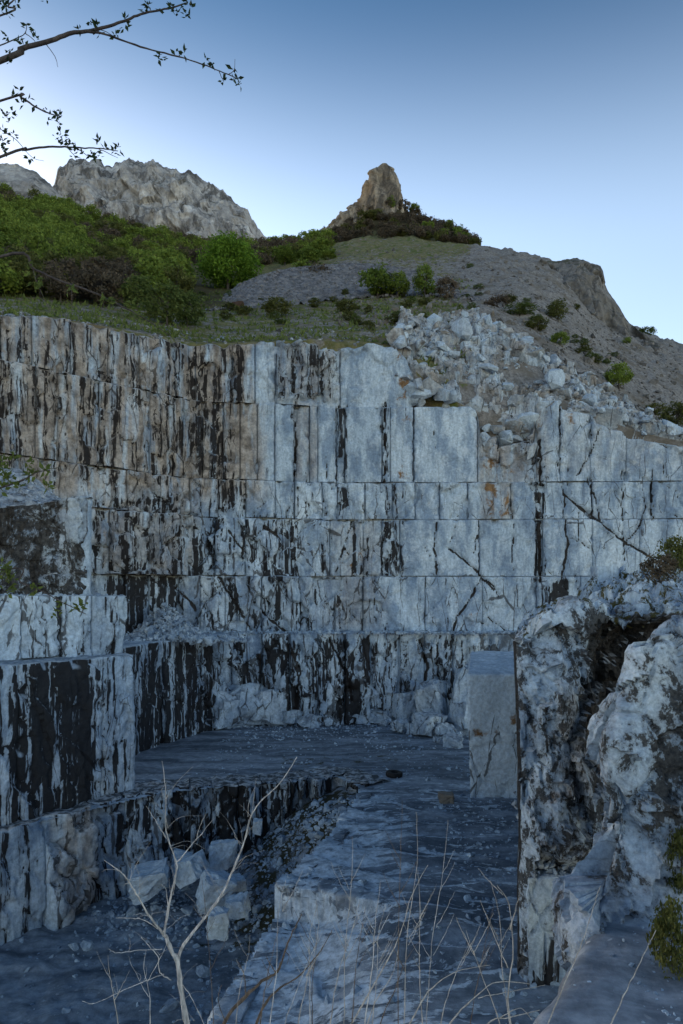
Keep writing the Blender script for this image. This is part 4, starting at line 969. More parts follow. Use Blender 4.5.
boulder(289, 725, 19, 13, 'wedge shaped white stone between two others at the wall foot', 204, .4, .6)
boulder(310, 727, 25, 17, 'rounded white boulder alone on the floor before the streaked tier', 205)
boulder(328, 725, 13, 11, 'smallest white stone beside the rounded white boulder', 206)
boulder(372, 722, 30, 12, 'flat grey slab lying at the wall foot left of the rubble pile', 207, .4)
pile = [(392, 718, 30, 28), (408, 724, 22, 22), (422, 722, 26, 30), (438, 727, 24, 34), (452, 722, 26, 30), (462, 730, 22, 40), (400, 732, 18, 12), (428, 736, 22, 17), (446, 738, 26, 18), (415, 735, 10, 9), (436, 742, 10, 8), (454, 746, 14, 9), (460, 741, 12, 12), (470, 736, 22, 22), (405, 714, 20, 16), (442, 712, 24, 18), (386, 726, 12, 9), (432, 716, 18, 22)]
PL = {0: 'pale boulder at the left end of the rubble pile against the wall', 3: 'tall boulder in the middle of the rubble pile', 5: 'tallest boulder of the rubble pile next to the squared block', 7: 'flat fronted boulder at the front of the rubble pile', 8: 'broad low boulder at the front right of the rubble pile', 13: 'boulder of the rubble pile touching the squared block', 11: 'lone small stone in front of the rubble pile', 16: 'small stone at the far left foot of the rubble pile'}
for k, (a, b, c, d) in enumerate(pile):
    boulder(a, b, c, d, PL.get(k, 'grey boulder wedged among others in the rubble pile by the squared block'), 220 + k, .25 * (k % 2), rng.uniform(0, 3), (rng.normal() * .2, rng.normal() * .2), group='boulders in the rubble pile')
boulder(447, 802, 11, 7, 'ochre brown stone alone on the dark floor', 250, .2, mat=OCHRE, group=None)
# blocks in the pit
def pz(X, Y): return float(pit_z(np.array([X]), np.array([Y]))[0])
def pit_block(px, row, wpx, hpx, label, seed, blocky, rot, tilt, Y):
    X = (px - CX) * Y / F; z = EYE + (HZ - row) * Y / F; s1, s2 = wpx * Y / F, hpx * Y / F
    V, T = rough_stone(seed, s1 * .74, s1 * .6, s2 * .78, blocky * .75, 4, .085)
    o = stone_obj('fallen_block', V, T, (X, Y, z), rot, tilt, MARBLE, {'mottle': .16, 'crack': .08, 'dust': .1, 'pale': .8}); return tag(o, label, 'fallen block', 'fallen marble blocks in the pit')
pit_block(208, 908, 40, 40, 'largest squared white block tilted in the middle of the pit', 301, .85, .5, (.25, .35), 32.5)
pit_block(196, 880, 36, 24, 'long grey block leaning behind the largest white block in the pit', 302, .8, -.5, (.1, -.5), 34)
pit_block(153, 893, 48, 30, 'long white block lying by the left wall of the pit', 303, .6, .3, (.1, -.25), 33.6)
pit_block(217, 937, 25, 32, 'upright white block nearest the pit floor', 304, .75, .2, (.1, .05), 30.2)
pit_block(239, 916, 27, 22, 'small white block right of the upright one', 305, .7, -.3, (0, -.15), 31.5)
pit_block(222, 868, 28, 30, 'rounded grey block at the foot of the pit back wall', 306, .3, .2, (0, .1), 35.8)
pit_block(232, 893, 26, 16, 'dark slab half hidden behind the small white block', 307, .7, .7, (.1, .2), 33.5)
pit_block(180, 872, 24, 22, 'pale block squeezed between the long blocks', 308, .6, .2, (.2, .1), 35)
pit_block(257, 835, 10, 14, 'small bluish stone high on the mossy pit rubble', 309, .3, .2, (.0, .1), 36.5)
# loose stones in the pit, on the floor and on the ledges
def scat(name, label, n, fn, mu, sg, lo, hi, attrs, seed, sink=.3, mat=None):
    pts = [fn() for _ in range(n)]; sz = np.clip(np.random.default_rng(seed).lognormal(mu, sg, n), lo, hi)
    return tag(obj(name, scatter_mesh(name, pts, sz, mat or MARBLE, attrs, seed, sink), mat or MARBLE), label, kind='stuff')
def f_pit():
    while True:
        X, Y = rng.uniform(-16, .8), rng.uniform(21, 39.5)
        if not inside(PIT, np.array([X]), np.array([Y]))[0]: continue
        w_ = .06 + .9 * math.exp(-((Y - 35) / 3.2) ** 2) * (X > -12) + .25 * (X > -6)
        if rng.random() < w_: return (X, Y, pz(X, Y))
scat('pit_rubble', 'small stones scattered over the pit floor', 2600, f_pit, -1.75, .6, .05, 1.0, {'mottle': .30, 'warm': .1, 'dust': .2, 'moss': .2}, 31)
def f_floor():
    while True:
        X, Y = rng.uniform(-9, 12), rng.uniform(17, 58)
        if inside(PIT, np.array([X]), np.array([Y]))[0]: continue
        w_ = .10 + 1.0 * math.exp(-(57.5 - Y) / 2.5) * (Y > 50) + .5 * (X > 3.2 + .05 * Y) * (Y < 36) + .25 * (perlin(X * .3, Y * .3, 2.2) > .2)
        if rng.random() < w_: return (X, Y, fz(X, Y))
scat('floor_rubble', 'small stone chips strewn over the quarry floor', 3800, f_floor, -2.05, .55, .04, .55, {'mottle': .25, 'warm': .1, 'dust': .2}, 32)
def f_heap():
    a = rng.normal(); px = 178 + 26 * a; Y = rng.uniform(50.5, 57.5); X = (px - CX) * Y / F
    return (X, Y, 7.45 + max(0, 2.5 * math.exp(-((px - 165) / 26) ** 2) * (Y - 50) / 6.5) * rng.random() ** .4)
scat('ledge_rubble', 'heap of stone chips on the ledge left of the back wall', 1500, f_heap, -1.25, .5, .12, 1.0, {'mottle': .35, 'warm': .15, 'dust': .2}, 33)
def f_t6():
    px = rng.uniform(200, 520); Y = rng.uniform(57.4, 59.6); return ((px - CX) * Y / F, Y, 7.7)
scat('ledge_stones', 'stone chips along the ledge above the lowest tier', 900, f_t6, -1.5, .5, .1, .7, {'mottle': .4, 'warm': .1, 'dust': .2, 'moss': .2}, 34)
def f_up():
    X = rng.uniform(-24, -14.9); Y = rng.uniform(38.5, 48)
    yf = np.interp(X, [-24, -19.3, -14.9], [35.2, 38.6, 41.0]); d = Y - yf
    if d < .1: return f_up()
    return (X, Y, 16.0 + .8 * sstep(-19, -15, X) + d * .55 * sstep(-14.5, -18.5, X + .1 * d))
mx_ = np.arange(-26, -14.8, .16); md_ = np.arange(0.05, 9.5, .16); MX, MD = np.meshgrid(mx_, md_, indexing='ij'); MY = np.interp(MX, [-26, -19.3, -14.9], [33.8, 38.6, 41.0]) + MD
MX0 = MX; MX = MX - .40 * MD
MZ = np.interp(MX0, [-26, -19.3, -16.9, -14.9], [15.5, 15.78, 16.15, 16.82]) + MD * .60 * sstep(-14.6, -18.6, MX0 + .1 * MD) * (1 - .4 * sstep(5, 9, MD)) + .22 * fbm(MX * 1.3, MY * 1.3, 0 * MX, 4) * sstep(0, .6, MD) - .1
ub = obj('debris_slope', mk_mesh('debris_slope', np.stack([MX, MY, MZ], -1), grid_faces(len(mx_), len(md_)), True, {'mottle': np.full(MX.shape, .42), 'warm': np.full(MX.shape, .35), 'dust': np.full(MX.shape, .5), 'moss': np.full(MX.shape, .12), 'rust': np.full(MX.shape, .15)}), MARBLE)
tag(ub, 'heap of grey debris on top of the mottled upper bench', 'debris heap')
k = 1800; ii = rng.integers(0, len(mx_), k); jj = rng.integers(1, len(md_), k)
q_ = obj('loose_stone', scatter_mesh('loose_stone', np.stack([MX[ii, jj], MY[ii, jj], MZ[ii, jj]], 1), np.clip(rng.lognormal(-1.6, .5, k), .06, .8), MARBLE, {'mottle': .35, 'warm': .35, 'dust': .2}, 35, .35), MARBLE, ub); q_['kind'] = 'stuff'
def f_b():
    px = rng.uniform(-20, 124); Y = rng.uniform(35, 40.4); X = (px - CX) * Y / F
    yf = np.interp(px, [-140, 0, 127], [29.0, 34.5, 38.9])
    return (X, Y, 10.72) if Y > yf + .15 else f_b()
scat('bench_chips', 'stone chips on top of the white middle bench', 700, f_b, -1.8, .5, .05, .6, {'mottle': .35, 'warm': .2, 'dust': .2}, 36)
def f_right():
    X = rng.uniform(5.2, 7.6); Y = rng.uniform(18.6, 20.6); return (X, Y, 3.0 + (Y - 18.6) * .9 * rng.uniform(.6, 1))
scat('ledge_debris', 'stones heaped on the squared ledge under the rock mass', 700, f_right, -2.2, .6, .04, .6, {'mottle': .45, 'warm': .25, 'dust': .2, 'moss': .25}, 37, mat=MARBLE_NEAR)
def f_shelf():
    X = rng.uniform(2.8, 8.5); Y = rng.uniform(8, 12.6)
    if X < np.interp(Y, [8, 9.6, 12, 14], [1.9, 2.8, 4.5, 5.3]) + .05 or rng.random() > .06 + .94 * float(sstep(4.0, 5.2, X - .3 * (Y - 10))): return f_shelf()
    return (X, Y, float(ledge_z(np.array([X]), np.array([Y]))[0]))
scat('shelf_gravel', 'gravel strewn over the rock shelf', 900, f_shelf, -3.0, .6, .015, .3, {'mottle': .35, 'warm': .1, 'dust': .1}, 38, mat=MARBLE_NEAR)
def f_top():
    X = rng.uniform(5.5, 14); Y = rng.uniform(20, 34); return (X + (Y - 19) * .275, Y, 10.02 + .05 * (X - 5) + .085 * (Y - 19) * float(sstep(6.4, 10.5, X)))
scat('top_stones', 'stones lying on the mossy top of the rock mass', 900, f_top, -1.8, .6, .06, .8, {'mottle': .35, 'warm': .15, 'dust': .2, 'moss': .25}, 39, mat=MARBLE_NEAR)
# squared stone on top of the rock mass
V, T = rough_stone(77, 1.05, .8, .95, .96, 3, .01)
tag(stone_obj('cut_stone', V, T, (12.7, 33, 11.15), .1, (0, 0), MARBLE, {'mottle': .2, 'streak': .2, 'dust': .3}), 'small squared stone on the mossy top of the rock mass', 'stone block')
V, T = rough_stone(78, 1.7, 1.1, .5, .3, 3, .06)
tag(stone_obj('flat_stone', V, T, (10.6, 22.5, 10.28), .2, (.05, .1), MARBLE_NEAR, {'mottle': .3, 'dust': .3, 'moss': .1}), 'flat pale stone lying on the mossy top of the rock mass', 'stone')
V, T = rough_stone(79, 1.3, .9, .7, .1, 3, .08)
tag(stone_obj('brown_stone', V, T, tuple(ground(238, 1.42) - Vector((0, 0, .2))), .2, (0, 0), RUST, None), 'dark reddish brown stone at the foot of the gravel heap', 'stone')

# tyre
def torus(name, R1, r1, w_, mat):
    bm = bmesh.new(); n, mseg = 40, 14; vv = []
    for i in range(n):
        a = 2 * math.pi * i / n; row = []
        for j in range(mseg):
            b = 2 * math.pi * j / mseg; cb, sb = math.cos(b), math.sin(b)
            rr = R1 + r1 * (abs(cb) ** .6) * (1 if cb > 0 else -1); zz = w_ * (abs(sb) ** .55) * (1 if sb > 0 else -1)
            if cb > .8 and i % 2: rr -= .02
            row.append(bm.verts.new((rr * math.cos(a), rr * math.sin(a), zz + w_)))
        vv.append(row)
    for i in range(n):
        for j in range(mseg): bm.faces.new((vv[i][j], vv[(i + 1) % n][j], vv[(i + 1) % n][(j + 1) % mseg], vv[i][(j + 1) % mseg]))
    bmesh.ops.recalc_face_normals(bm, faces=bm.faces[:])
    me = bpy.data.meshes.new(name); bm.to_mesh(me); bm.free(); me.materials.append(mat); return me
X, Y = at_floor(394, 775)
ty = obj('tyre', torus('tyre', .36, .15, .15, RUBBER), RUBBER, None, (X, Y, fz(X, Y) - .02)); ty.rotation_euler = (.06, .05, .3)
tag(ty, 'black rubber tyre lying flat on the quarry floor', 'tyre')

# ------------------------------------------------------------------ trees and shrubs
def tube(path, radii, seg=6):
    """tapered tube along a path; returns verts, quads"""
    Pn = np.array(path, float); n = len(Pn); t = np.gradient(Pn, axis=0); t /= np.linalg.norm(t, axis=1)[:, None] + 1e-9
    up = np.array([.13, .97, .21]); u = np.cross(t, up); u /= np.linalg.norm(u, axis=1)[:, None] + 1e-9; v = np.cross(t, u)
    a = np.linspace(0, 2 * np.pi, seg, endpoint=False)
    V = Pn[:, None] + (u[:, None] * np.cos(a)[None, :, None] + v[:, None] * np.sin(a)[None, :, None]) * np.asarray(radii)[:, None, None]
    i, j = np.meshgrid(np.arange(n - 1), np.arange(seg), indexing='ij')
    b = (i * seg + j).ravel(); c = (i * seg + (j + 1) % seg).ravel()
    return V.reshape(-1, 3), np.stack([b, c, c + seg, b + seg], 1)
def join(parts):
    off, VV, FF = 0, [], []
    for V, Q in parts: VV.append(V); FF.append(Q + off); off += len(V)
    return np.concatenate(VV), np.concatenate(FF)
def crown_arrays(seed, w, h, z0, nc, nl, ls, sparse=0.0):
    r = np.random.default_rng(seed); VV, tone = [], []
    for c in range(nc):
        d = r.normal(size=3); d /= np.linalg.norm(d); rad = r.uniform(.35, 1.0) ** .5
        cz = z0 + h / 2 + d[2] * rad * h * .42; wz = 1 - .35 * max(0, (cz - z0) / h - .45) / .55
        cc = np.array([d[0] * rad * w * .42 * wz, d[1] * rad * w * .42 * wz, cz]); cr_ = r.uniform(.10, .24) * w * (1 - sparse * .3)
        tn = np.clip(r.normal(.5, .24), 0, 1)
        p = r.normal(size=(nl, 3)); p /= np.linalg.norm(p, axis=1)[:, None]; p *= (r.random((nl, 1)) ** .45) * cr_
        p[:, 2] *= .75
        cen = cc + p
        a = r.normal(size=(nl, 3)); a /= np.linalg.norm(a, axis=1)[:, None]; b = np.cross(a, r.normal(size=(nl, 3))); b /= np.linalg.norm(b, axis=1)[:, None]
        s_ = ls * r.uniform(.6, 1.3, (nl, 1))
        VV.append(np.stack([cen - a * s_, cen + b * s_ * .55, cen + a * s_, cen - b * s_ * .55], 1).reshape(-1, 3)); tone.append(np.repeat(np.clip(tn + r.normal(size=nl) * .12, 0, 1), 4))
    V = np.concatenate(VV); return V, np.arange(len(V)).reshape(-1, 4), np.concatenate(tone)
def trunk_arrays(seed, h, r0, nb=5, spread=.35):
    r = np.random.default_rng(seed); parts = []
    pth = [(0, 0, -.4)] + [(r.normal() * .04 * h * k / 5, r.normal() * .04 * h * k / 5, h * .16 * k) for k in range(1, 6)]
    parts.append(tube(pth, np.linspace(r0, r0 * .3, 6)))
    for k in range(nb):
        a = r.uniform(0, 6.28); z = h * r.uniform(.2, .55); L = h * spread * r.uniform(.7, 1.2); d = np.array([math.cos(a), math.sin(a), .9])
        parts.append(tube([np.array([0, 0, z]) + d * L * t * np.array([1, 1, 1 + .2 * t]) for t in np.linspace(0, 1, 5)], np.linspace(r0 * .5, r0 * .1, 5), 5))
    return join(parts)
class Kind:
    def __init__(s, seed, w, h, z0, nc, nl, ls, leaf, r0=.12, nb=5):
        V, Q, t = crown_arrays(seed, w, h - z0, z0, nc, nl, ls); s.cv, s.cq, s.ct = V, Q, t
        s.crown = mk_mesh('crown', V, Q, False, {'tone': t}); s.crown.materials.append(leaf)
        V, Q = trunk_arrays(seed + 1, h, r0, nb); s.trunk = mk_mesh('trunk', V, Q); s.trunk.materials.append(BARK); s.w, s.h, s.leaf = w, h, leaf
def plant(kind, loc, sw, sh, name, label, cat, group=None, rot=None):
    e = bpy.data.objects.new(name, None); C.objects.link(e); e.empty_display_size = .3
    e.location = loc; e.scale = (sw, sw, sh); e.rotation_euler = (0, 0, rng.uniform(0, 6.28) if rot is None else rot)
    for nm, me in (('trunk', kind.trunk), ('crown', kind.crown)):
        c = bpy.data.objects.new(nm, me); C.objects.link(c); c.parent = e
    return tag(e, label, cat, group)
LEAF_B = mat_leaf('bright_leaves', (0.060, 0.125, 0.015), (0.170, 0.300, 0.040))
K_BIG = Kind(401, 9.4, 7.4, .4, 150, 60, .20, LEAF_B, .22, 7)
K_GREEN = [Kind(410 + 3 * i, 5.0, 5.2, .5, 46, 42, .20, LEAF_G, .12) for i in range(3)]
K_PALE = [Kind(430 + 3 * i, 4.2, 4.0, .2, 42, 40, .15, LEAF_P, .08, 7) for i in range(2)]
K_BROWN = [Kind(440 + 3 * i, 4.6, 4.2, .3, 44, 34, .17, LEAF_D, .10, 8) for i in range(2)]
K_OLIVE = [Kind(450 + 3 * i, 4.8, 4.4, .3, 46, 40, .18, LEAF_M, .10, 6) for i in range(2)]
K_BUSH = [Kind(460 + 3 * i, 3.2, 2.3, .05, 36, 42, .13, LEAF_G, .05, 6) for i in range(2)]
def by_px(kind, px, base_row, wpx, hpx, name, label, cat, group=None, g=None):
    g = g_at(px, base_row) if g is None else g; q = ground(px, g); Y = q.y
    return plant(kind, q, wpx * Y / F / kind.w, hpx * Y / F / kind.h, name, label, cat, group)
by_px(K_BIG, 228, 290, 68, 51, 'tree', 'large round bright green tree left of the gravel heap', 'tree')
GM = 'bushes on the meadow'
by_px(K_GREEN[0], 378, 299, 44, 33, 'bush', 'wide bright green bush, left one of the pair above the gravel', 'bush', GM)
by_px(K_GREEN[1], 398, 298, 30, 27, 'bush', 'dull green bush filling the gap in the bright pair', 'bush', GM)
by_px(K_GREEN[2], 425, 298, 27, 33, 'bush', 'upright bright green bush, right one of the pair', 'bush', GM)
by_px(K_PALE[0], 167, 326, 56, 42, 'bush', 'pale loose bush at the rim above the streaked wall', 'bush', GM)
by_px(K_PALE[1], 187, 328, 40, 38, 'bush', 'thin pale bush just right of the larger one on the rim', 'bush', GM)
by_px(K_PALE[0], 137, 311, 46, 36, 'bush', 'fresh green bush left of the pale rim bushes', 'bush', GM)
by_px(K_OLIVE[0], 277, 318, 32, 20, 'bush', 'low pale bush in front of the gravel heap', 'bush', GM)
by_px(K_OLIVE[1], 346, 314, 24, 14, 'bush', 'low thin bush right of the gravel heap', 'bush', GM)
by_px(K_GREEN[0], 285, 266, 30, 21, 'bush', 'green bush behind the round tree on the right', 'bush', GM)
by_px(K_GREEN[1], 304, 262, 19, 12, 'bush', 'small rounded bush left one on the meadow under the pinnacle', 'bush', GM)
by_px(K_GREEN[2], 328, 260, 20, 9, 'bush', 'small flat bush right one on the meadow under the pinnacle', 'bush', GM)
by_px(K_BROWN[0], 447, 301, 26, 26, 'bush', 'leafless brown bush right of the bright green pair', 'bush', GM)
by_px(K_GREEN[1], 619, 391, 32, 28, 'bush', 'bright green bush at the edge of the rubble slope', 'bush', GM)
by_px(K_OLIVE[0], 677, 432, 34, 30, 'bush', 'green bush cut by the right edge of the view', 'bush', GM)
by_px(K_OLIVE[1], 655, 416, 26, 12, 'bush', 'low olive bush between the bright one and the right edge', 'bush', GM)
by_px(K_BUSH[0], 560, 348, 20, 15, 'bush', 'small green bush on top of the rubble slope', 'bush', GM)
by_px(K_BUSH[1], 627, 346, 10, 7, 'bush', 'tiny dark bush alone on the right scree', 'bush', GM)
by_px(K_OLIVE[0], 558, 322, 26, 24, 'bush', 'grey green bush above the small one at the rubble top', 'bush', GM)
by_px(K_PALE[1], 520, 318, 36, 13, 'bush', 'low olive thicket at the crest of the rubble slope', 'bush', GM)
by_px(K_OLIVE[0], 537, 331, 26, 13, 'bush', 'olive bush right of the low thicket at the crest', 'bush', GM)
by_px(K_BROWN[1], 497, 308, 30, 12, 'bush', 'brownish low bush left of the olive thicket', 'bush', GM)
by_px(K_PALE[0], 647, 339, 20, 12, 'bush', 'thin pale shrub against the sky below the cliff', 'bush', GM, g=2.8)
# wood on the left slope: trees one can tell apart, nearest first
cand = []
for k in range(1500):
    px = rng.uniform(-60, 330); g = 1.28 * math.exp(rng.random() * 1.18)
    dens = float(np.interp(px + 46 * (g - 1.6), [-60, 150, 190, 215, 330], [1, 1, .75, .06, .02])) if g < 2.6 else float(np.interp(px, [-60, 290, 330], [1, 1, .35]))
    if g < 1.40 and px > 120: continue
    if 180 < px < 275 and g < 2.3: continue
    if rng.random() < dens: cand.append((g, px))
cand.sort(); stuff = []; taken = []
for g, px in cand:
    q = ground(px, g)
    if any((q.x - a) ** 2 + (q.y - b) ** 2 < (2.0 + .4 * g) ** 2 for a, b in taken): continue
    taken.append((q.x, q.y))
    bn = perlin(px * .022, g * 2.6, 7.7) + .25 * (g > 2.6) + rng.normal() * .12
    kd = K_BROWN[int(rng.integers(2))] if bn > .42 else (K_OLIVE[int(rng.integers(2))] if bn > .16 else K_GREEN[int(rng.integers(3))])
    sw, sh = rng.uniform(.85, 1.35), rng.uniform(.75, 1.15)
    if len(taken) <= 150:
        nm = 'leafless brown tree in the wood on the left slope' if kd in K_BROWN else ('olive green tree in the wood on the left slope' if kd in K_OLIVE else 'fresh green tree in the wood on the left slope')
        nm = nm.replace('in the wood on the left slope', ('at the lower edge of the left wood ' if g < 1.5 else 'midway up the left wood ' if g < 1.8 else 'high in the left wood ') + ('under the left crag' if px < 55 else 'under the pale mountain' if px < 135 else 'towards the round tree'))
        plant(kd, q, sw, sh, 'tree', nm, 'tree', 'trees in the wood on the left slope')
    else: stuff.append((kd, q, sw, sh))
def wood(name, label, items, thin=2):
    by = {}
    for kd, q, sw, sh in items: by.setdefault(kd.leaf.name, []).append((kd, q, sw, sh))
    allV, allQ, allT, mi, off = [], [], [], [], 0; mats = []
    for lf, its in by.items():
        mats.append(bpy.data.materials[lf])
        for kd, q, sw, sh in its:
            n = len(kd.cv) // 4; sel = rng.permutation(n)[: n // thin]; V = kd.cv.reshape(-1, 4, 3)[sel]
            cq = V.mean(1, keepdims=True); V = (cq + (V - cq) * 1.35).reshape(-1, 3)
            a = rng.uniform(0, 6.28); ca, sa = math.cos(a), math.sin(a)
            V = np.stack([(V[:, 0] * ca - V[:, 1] * sa) * sw, (V[:, 0] * sa + V[:, 1] * ca) * sw, V[:, 2] * sh], 1) + np.array(q[:])
            allV.append(V); allT.append(kd.ct.reshape(-1, 4)[sel].ravel()); mi.append(np.full(len(sel), len(mats) - 1)); off += len(V)
    V = np.concatenate(allV); me = mk_mesh(name, V, np.arange(len(V)).reshape(-1, 4), False, {'tone': np.concatenate(allT)})
    for m_ in mats: me.materials.append(m_)
    me.polygons.foreach_set('material_index', np.concatenate(mi).astype(np.int32))
    return tag(obj(name, me), label, kind='stuff')
wood('distant_wood', 'distant mixed wood climbing to the ridge on the left', stuff)
items = []
for k in range(170):
    px = rng.uniform(316, 476); g = rng.uniform(3.55, 4.12); q = ground(px, g); items.append(((K_BROWN if rng.random() < .68 else (K_GREEN if rng.random() < .3 else K_OLIVE))[int(rng.integers(2))], q, rng.uniform(.7, 1.3), rng.uniform(.6, 1.1)))
for k in range(46):
    px = rng.uniform(255, 330); g = rng.uniform(3.6, 4.1); q = ground(px, g); items.append(((K_BROWN if rng.random() < .6 else K_OLIVE)[int(rng.integers(2))], q, rng.uniform(.6, 1.2), rng.uniform(.6, 1.0)))
wood('shrub_thicket', 'dark brown thicket around the foot of the pinnacle', items)
items = []
for k in range(26):
    px = 470 + rng.random() ** 1.2 * 230; row = np.interp(px, [470, 520, 560, 600, 640, 700], [310, 322, 345, 370, 400, 440]) - abs(rng.normal()) * 12
    q = ground(px, g_at(px, row)); items.append(((K_OLIVE if rng.random() < .4 else K_PALE)[int(rng.integers(2))], q, rng.uniform(.25, .5), rng.uniform(.10, .26)))
for k in range(60):
    px = rng.uniform(190, 480); q = ground(px, rng.uniform(1.06, 2.2)); items.append(((K_OLIVE if rng.random() < .6 else K_PALE)[int(rng.integers(2))], q, rng.uniform(.2, .5), rng.uniform(.1, .3)))
wood('low_scrub', 'low olive scrub dotted over the hillside', items)
# grass tufts on the meadow
pts = []
for k in range(2600):
    px = rng.uniform(0, 470); g = 1.02 + rng.random() ** 1.5 * .75; pts.append(ground(px, g))
n = len(pts); b = np.repeat(np.array([p[:] for p in pts]), 3, 0); m_ = len(b); b[:, :2] += rng.normal(size=(m_, 2)) * .25
a = rng.uniform(0, 6.28, m_); hgt = rng.uniform(.12, .42, m_); wd = rng.uniform(.08, .2, m_); dx = np.stack([np.cos(a), np.sin(a), 0 * a], 1) * wd[:, None]
tip = b + np.stack([rng.normal(size=m_) * .15, rng.normal(size=m_) * .15, hgt], 1); b[:, 2] -= .05
V = np.stack([b - dx, b + dx, tip], 1).reshape(-1, 3)
tag(obj('grass', mk_mesh('grass', V, np.arange(len(V)).reshape(-1, 3), False, {'tone': np.repeat(rng.random(m_), 3)}), LEAF_P), 'tufts of rough grass on the meadow above the wall', kind='stuff')

# ------------------------------------------------------------------ foreground: dead shrub, stalks and the overhanging tree
def smooth_path(pts, sub=5, jit=0.0):
    Pn = np.array(pts, float); n = len(Pn); out = []
    for i in range(n - 1):
        p0, p1, p2, p3 = Pn[max(i - 1, 0)], Pn[i], Pn[i + 1], Pn[min(i + 2, n - 1)]
        for t in np.linspace(0, 1, sub, endpoint=False):
            out.append(.5 * ((2 * p1) + (-p0 + p2) * t + (2 * p0 - 5 * p1 + 4 * p2 - p3) * t * t + (-p0 + 3 * p1 - 3 * p2 + p3) * t ** 3))
    out.append(Pn[-1]); out = np.array(out)
    if jit: out[1:-1] += rng.normal(size=out[1:-1].shape) * jit
    return out
def limb(pxs, Y, r0, r1, dy=0.0, sub=5, jit=.0012, seg=7):
    """a branch through picture points at its own distance Y, drifting dy in depth towards its tip"""
    n = len(pxs); pts = [P(a, b, Y + dy * k / max(1, n - 1))[:] for k, (a, b) in enumerate(pxs)]
    pth = smooth_path(pts, sub, jit); t = np.linspace(0, 1, len(pth))
    rad = (r0 + (r1 - r0) * t ** .8) * (.80 + .10 * np.sin(t * 37 + r0 * 900) + .13 * perlin(t * 23, t * 0 + r0 * 1e4, t * 0))
    return tube(pth, rad, seg)
def root_empty(name, loc, label, cat, group=None):
    e = bpy.data.objects.new(name, None); C.objects.link(e); e.location = loc; e.empty_display_size = .1; return tag(e, label, cat, group)
def part(name, VQ, mat, root, smooth=True):
    V, Q = VQ; o = obj(name, mk_mesh(name, V - np.array(root.location), Q, smooth), mat, root); return o
YS = 3.3
bz = lambda X, Y: float(bank_z(np.array([X]), np.array([Y]))[0])
p0 = P(197, 1075, YS)
rt = root_empty('dead_shrub', (p0.x, p0.y, bz(p0.x, p0.y)), 'bleached dead shrub with forked white branches in the foreground', 'dead shrub')
part('trunk', join([limb([(206, 1110), (197, 1060), (187, 1024), (181, 990), (177.5, 962), (172, 952), (165, 935)], YS, .021, .011, seg=9)]), DEAD, rt)
for pts_, r0, r1, dy in [
    ([(178, 968), (181, 950), (203, 920), (221, 896), (232, 872), (243, 845), (251, 817), (261, 801), (280, 783), (297, 757)], .0105, .0022, .25),
    ([(167, 938), (162, 932), (150, 917), (138, 897), (129, 882), (120, 871), (104, 860)], .0085, .0022, -.2),
    ([(164, 936), (166, 922), (171, 896), (175, 876), (177, 864), (171, 848), (165.5, 826), (166, 795), (162, 761)], .0085, .0016, .1)]:
    part('branch', limb(pts_, YS, r0, r1, dy), DEAD, rt)
for pts_, r0, r1, dy in [
    ([(166, 838), (157, 823), (146, 806)], .0035, .0012, -.05), ([(177, 862), (198, 838), (215, 817)], .004, .0012, .1), ([(196, 840), (200, 826), (206, 814)], .0022, .001, .0),
    ([(158, 929), (144, 920), (130, 918), (116, 918)], .004, .0014, -.1), ([(150, 917), (142, 914), (133, 915)], .002, .001, 0), ([(171, 980), (160, 972), (158, 957), (150, 947), (141, 937)], .004, .0018, -.1),
    ([(162, 949), (140, 950), (118, 953), (108, 949)], .003, .0013, -.1), ([(164, 974), (145, 981), (119, 992), (96, 1003), (82, 1001)], .0035, .0014, -.15), ([(129, 882), (123, 886)], .003, .0012, 0),
    ([(168, 905), (166, 890), (161, 884)], .003, .0012, 0), ([(183, 985), (193, 1000), (204, 1024), (215, 1050)], .003, .002, 0), ([(168, 928), (180, 918), (190, 914)], .0018, .001, .1),
    ([(120, 871), (110, 869), (102, 872)], .002, .001, 0), ([(243, 845), (236, 838), (232, 828)], .002, .001, 0)]:
    part('twig', limb(pts_, YS, r0, r1, dy, seg=5), DEAD, rt)
for k in range(46):
    a0 = [(203, 920), (221, 896), (232, 872), (243, 845), (251, 817), (150, 917), (138, 897), (129, 882), (171, 896), (175, 876), (171, 848), (165.5, 826), (166, 800), (130, 952), (140, 981), (119, 992), (158, 957), (180, 985), (184, 1000), (193, 1020)][k % 20]
    a0 = (a0[0] + rng.normal() * 1.5, a0[1] + rng.normal() * 1.5); L = rng.uniform(10, 46); an = rng.normal() * .75
    part('twig', limb([a0, (a0[0] + L * .5 * math.sin(an) + rng.normal() * 2, a0[1] - L * .5 * math.cos(an)), (a0[0] + L * math.sin(an * 1.3), a0[1] - L * math.cos(an * 1.3))], YS, .0014, .0005, rng.normal() * .05, 4, .0006, 4), DEAD, rt)
def shrub(name, label, cat, stems, Y, mat, base=(0, 0), group=None):
    a, b = stems[0][0][0]; X = (a - CX) * Y / F
    rt = root_empty(name, (X, Y, bz(X, Y)), label, cat, group)
    for pts_, r0, r1, dy in stems: part('stem', limb(pts_, Y, r0, r1, dy, seg=5), mat, rt)
    return rt
